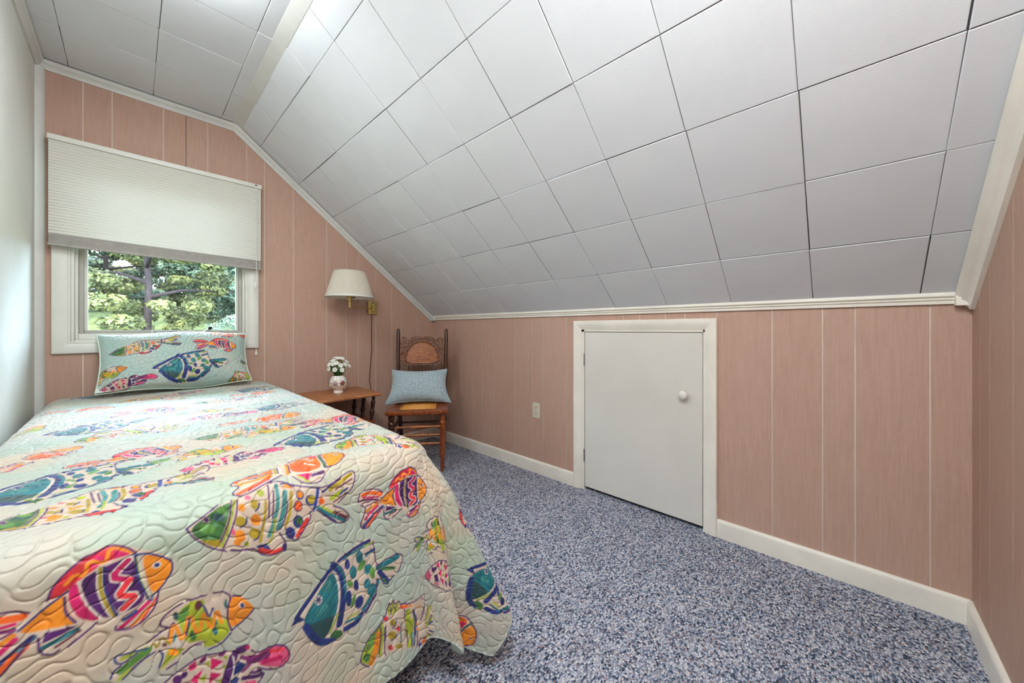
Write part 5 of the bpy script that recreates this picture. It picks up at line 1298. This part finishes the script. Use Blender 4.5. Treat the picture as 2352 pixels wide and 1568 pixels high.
# crest panel, pressed carving in relief
def mk_crest():
    m = NT('pressed_oak_crest', rough=.32, spec=.5)
    w = m.noise(m.coord(scale=(3, 14, 16)), 5, 6, .6, 1.5)
    c = m.ramp(w, [(.28, (92, 44, 17)), (.5, (142, 76, 32)), (.75, (186, 116, 58))])
    at = m.n('ShaderNodeAttribute', attribute_name='print')
    c = m.mix(1.0, c, at.outputs['Color'], 'MULTIPLY')
    m.color(c)
    return m.m
nu, nv = 130, 84
U, V = np.meshgrid(np.linspace(-1, 1, nu), np.linspace(0, 1, nv), indexing='ij')
ztop = .992 - .020 * np.exp(-((np.abs(U) - .62) / .17) ** 2) - .016 * np.clip((np.abs(U) - .85) / .15, 0, 1) ** 2 - .004 * U ** 2
zbot = .752 + .014 * (np.clip((np.abs(U) - .70) / .06, 0, 1)) - .006 * np.exp(-((np.abs(U) - .93) / .05) ** 2)
Zc = zbot + (ztop - zbot) * V
Xc = U * .178
Yc = .215 + (Zc - .752) * .115 + .016 * (1 - U ** 2) - .002
rx, rz = Xc / .132, np.where(Zc > .812, (Zc - .812) / .132, (Zc - .812) / .046)
pw_ = np.where(Zc > .812, 2.0, 3.2)
el = (np.abs(rx) ** pw_ + np.abs(rz) ** pw_) ** (1 / pw_)
inner_m = np.clip((1.0 - el) * 9, 0, 1)
carve = (.5 + .5 * np.sin(Xc * 330 + 4 * np.sin(Zc * 190))) * (.5 + .5 * np.sin(Zc * 300 + 3 * np.sin(Xc * 170)))
ringb = np.exp(-((el - 1.02) / .035) ** 2) + np.exp(-((el - 1.24) / .030) ** 2) * (Zc > .83)
rel = (1 - inner_m) * carve * .0042 + ringb * .0035
bead = np.exp(-((el - 1.13) / .06) ** 2) * (.5 + .5 * np.cos(np.arctan2(rz, rx) * 38)) * (Zc > .84)
rel = rel + bead * .003
CC = np.ones(U.shape + (3,)) * (1 - .66 * (1 - inner_m) * (1 - carve * .75))[..., None]
Pf = np.stack([Xc, Yc - .009 - rel, Zc], -1)
cr = grid_mesh('crest_panel', Pf, CC, mk_crest(), ch)
Pb = np.stack([Xc, Yc + .009, Zc], -1)
rimF = np.concatenate([Pf[:, 0], Pf[-1, 1:], Pf[-2::-1, -1], Pf[0, -2:0:-1]])
rimB = np.concatenate([Pb[:, 0], Pb[-1, 1:], Pb[-2::-1, -1], Pb[0, -2:0:-1]])
grid_mesh('crest_edge', np.stack([rimF, rimB], 1), None, M['oak_dark'], ch, True)
grid_mesh('crest_back', Pb[::4, ::4] if False else Pb[:, [0, -1]], None, M['oak_dark'], ch)
turned('back_rail', rear_xyz(-1, .545) + Vector((0, -.002, 0)), rear_xyz(1, .545) + Vector((0, -.002, 0)), [(0, .010), (.5, .012), (1, .010)], M['oak_dark'], ch)
SPN = [(0, .0045), (.25, .0062), (.5, .0068), (.75, .0058), (.9, .0075), (.93, .005), (1, .0048)]
for k in range(9):
    x = -.108 + .216 * k / 8
    turned('back_spindle', (x * .95, .208, .545), (x, .228, .762), SPN, M['oak_dark'], ch, 8)

# blue cushion on the chair ----------------------------------------------------------------
def mk_chenille():
    m = NT('dusty_blue_chenille', rough=.9, spec=.1, sheen=.4)
    f = m.noise(m.coord(scale=(1, 1, .55)), 150, 4, .7)
    c = m.ramp(f, [(.34, (112, 130, 138)), (.46, (160, 177, 183)), (.62, (188, 202, 206)), (.8, (208, 218, 220))])
    g = m.noise(m.coord(), 11, 3)
    c = m.mix(m.math('MULTIPLY', g, .3), c, (146, 166, 174))
    m.color(c)
    m.bump(f, .5, .002)
    return m.m
M['chenille'] = mk_chenille()
cu = thing('blue_cushion', 'dusty blue chenille cushion propped on the caned chair', 'cushion', (0, 0, 0))
cu.matrix_world = Matrix.Translation((1.523, 2.401, 0)) @ Matrix.Rotation(math.radians(-38.0), 4, 'Z') @ Matrix.Translation((0, .030, SZ + .006))
S, Tt, x, y, z = cushion_grid(.470, .282, .150, 90, 60, .12, 2.2)
x = x * (1 - .07 * Tt)
tl2 = math.radians(62)
def cu_xyz(x, y, z):
    return np.stack([x - .012, -z * math.sin(tl2) + (y + .14) * math.cos(tl2), z * math.cos(tl2) + (y + .150) * math.sin(tl2) - .002 + .0 * x], -1)
wr = .006 * np.sin(S * 9 + Tt * 4) * np.clip(np.abs(S) - .5, 0, 1) + .005 * np.sin(Tt * 7 + 2 * S) * np.clip(-Tt - .4, 0, 1)
grid_mesh('cushion_front', cu_xyz(x, y, z + wr), None, M['chenille'], cu)
grid_mesh('cushion_back', cu_xyz(x, y, -z * .85 - .001), None, M['chenille'], cu)
fr_ = cu_xyz(x, y, z * 0)
ring = np.concatenate([fr_[::2, 0], fr_[-1, ::2], fr_[::-2, -1], fr_[0, ::-2]])
bm = bmesh.new(); bm_tube(bm, [Vector(p) for p in ring], .0035, 6)
obj('seam_piping', bm, M['chenille'], cu, True)

# ------------------------------------------------------------------ outside: lawn on a rise, trees
M['lawn'] = mk_plain('sunlit_lawn', (74, 78, 48), .95, .05, .2, 3)
ls = [(3.4, -2.6), (8, -1.9), (14, -.4), (19, .9), (24, 1.75), (30, 2.2), (60, 4.5)]
bm = bmesh.new()
pv = None
for y, z in ls:
    cur = [bm.verts.new((x, y, z)) for x in (-45, -10, 0, 10, 50)]
    if pv:
        for k in range(4):
            bm.faces.new((pv[k], pv[k + 1], cur[k + 1], cur[k]))
    pv = cur
tag(obj('lawn', bm, M['lawn']), 'bright lawn rising outside the window', 'lawn', kind='structure')
def gz(y):
    return float(np.interp(y, [a for a, b in ls], [b for a, b in ls]))
def mk_leafmat(name, cs):
    m = NT(name, rough=.6, spec=.2)
    f = m.noise(m.coord(), 2.2, 5, .7)
    m.color(m.ramp(f, [(.3, cs[0]), (.5, cs[1]), (.7, cs[2])]))
    return m.m
LM = [mk_leafmat('blue_green_foliage', ((24, 36, 30), (56, 70, 52), (98, 108, 76))),
      mk_leafmat('olive_foliage', ((32, 36, 22), (72, 76, 42), (120, 116, 66))),
      mk_leafmat('gray_green_foliage', ((32, 44, 36), (66, 82, 66), (104, 120, 94)))]
M['bark'] = mk_plain('dark_bark', (52, 44, 44), .9, .1, .2, 8)
def tree(label, x, y, hgt, rad, base, mi, seed, name='tree', nleaf=5200, group=None, low=.18):
    t = thing(name, label, 'tree' if name == 'tree' else 'bush', (x, y, gz(y) - .05), 0, group)
    rs2 = np.random.RandomState(seed)
    if name == 'tree':
        bm = bmesh.new()
        bm_tube(bm, [(0, 0, 0), (.05, .02, hgt * .3), (-.05, 0, hgt * .6), (0, 0, hgt * .9)], [.11, .09, .06, .03], 9)
        for k in range(9):
            a = k * 2.4; z0 = hgt * (.25 + .07 * k)
            bm_tube(bm, [(0, 0, z0), (math.cos(a) * rad * .4, math.sin(a) * rad * .4, z0 + .3), (math.cos(a) * rad * .8, math.sin(a) * rad * .8, z0 + .35)], [.07, .05, .015], 6)
        obj('trunk', bm, M['bark'], t, True)
    ncl = 90
    cl_ = []
    for k in range(ncl):
        u = rs2.uniform(low, 1)
        prof = math.sin(min(1, (u - low) / (1 - low) * .9 + .12) * PI) ** .6
        a = rs2.uniform(0, 2 * PI); r = rad * prof * math.sqrt(rs2.uniform(.15, 1))
        cl_.append((r * math.cos(a), r * math.sin(a), hgt * u, rs2.uniform(.35, .75) * rad * .36))
    cl_ = np.array(cl_)
    pick = rs2.randint(0, ncl, nleaf)
    dirs = rs2.normal(size=(nleaf, 3)); dirs /= np.linalg.norm(dirs, axis=1, keepdims=True)
    cen = cl_[pick, :3] + dirs * cl_[pick, 3:4] * (rs2.uniform(.5, 1, (nleaf, 1)) ** .4) * np.array([1.15, 1.15, .55])
    up = dirs + rs2.normal(size=(nleaf, 3)) * .6 + np.array([0, -.2, .5]); up /= np.linalg.norm(up, axis=1, keepdims=True)
    t1 = np.cross(up, rs2.normal(size=(nleaf, 3))); t1 /= np.linalg.norm(t1, axis=1, keepdims=True)
    t2 = np.cross(up, t1)
    sz = base * rs2.uniform(.6, 1.3, (nleaf, 1))
    q = np.stack([cen - t1 * sz, cen - t2 * sz * .55, cen + t1 * sz, cen + t2 * sz * .55], 1)
    me = bpy.data.meshes.new('foliage')
    me.from_pydata(q.reshape(-1, 3).tolist(), [], np.arange(nleaf * 4).reshape(-1, 4).tolist())
    me.materials.append(LM[mi])
    f = obj('foliage', me, None, t)
    f['kind'] = 'stuff'
    return t
TR = [('tall olive-green tree with a bare dark trunk, left of centre in the window', .35, 17.0, 7.2, 2.2, 1, 4),
      ('gray-green tree at the right side of the window', 4.1, 15.0, 6.8, 1.9, 2, 5),
      ('blue-green tree at the left edge of the window', -3.6, 21.5, 7.6, 2.4, 0, 6),
      ('dark green tree behind the others in the middle of the window', 3.4, 22.5, 8.0, 2.4, 0, 7),
      ('dark green tree behind the olive-green one', -.9, 26.5, 8.4, 2.5, 0, 8),
      ('olive tree out past the right of the window', 8.6, 20.0, 7.4, 2.4, 1, 9),
      ('gray-green tree out past the left of the window', -8.8, 23.0, 7.4, 2.5, 2, 10),
      ('far gray-green tree between the window trees', 4.3, 29.5, 8.6, 2.6, 2, 12),
      ('far olive tree in the gap right of the bare trunk', 1.6, 34.0, 9.4, 2.9, 1, 13),
      ('far dark green tree at the left', -4.6, 33.0, 9.0, 2.9, 0, 14),
      ('far dark green tree at the right', 9.4, 32.0, 9.0, 2.9, 0, 15),
      ('rounded dark tree on the crest behind the bare trunk', -1.4, 41.0, 10.5, 3.6, 0, 16),
      ('rounded olive tree on the crest right of the bare trunk', 6.2, 41.5, 10.5, 3.6, 1, 17),
      ('olive tree far out to the left of the window', -13.5, 19.0, 7.4, 2.5, 1, 18),
      ('dark green tree far out to the left on the rise', -12.5, 29.0, 8.6, 2.8, 0, 19),
      ('gray-green tree at the far left end of the rise', -19.0, 24.0, 8.2, 2.8, 2, 20),
      ('dark tree beyond the left end of the lawn', -19.5, 33.0, 9.4, 3.2, 0, 21)]
for lb_, x, y, hg, rd, mi, sd in TR:
    tree(lb_, x, y, hg, rd, .085 + .0018 * max(0, y - 17), mi, sd, group='trees on the rise', low=.10 if sd == 4 else .05, nleaf=26000)
tree('pale low bush at the bottom right of the window', 2.0, 11.5, 2.5, 1.3, .035, 2, 31, 'bush', 9000, low=.02)
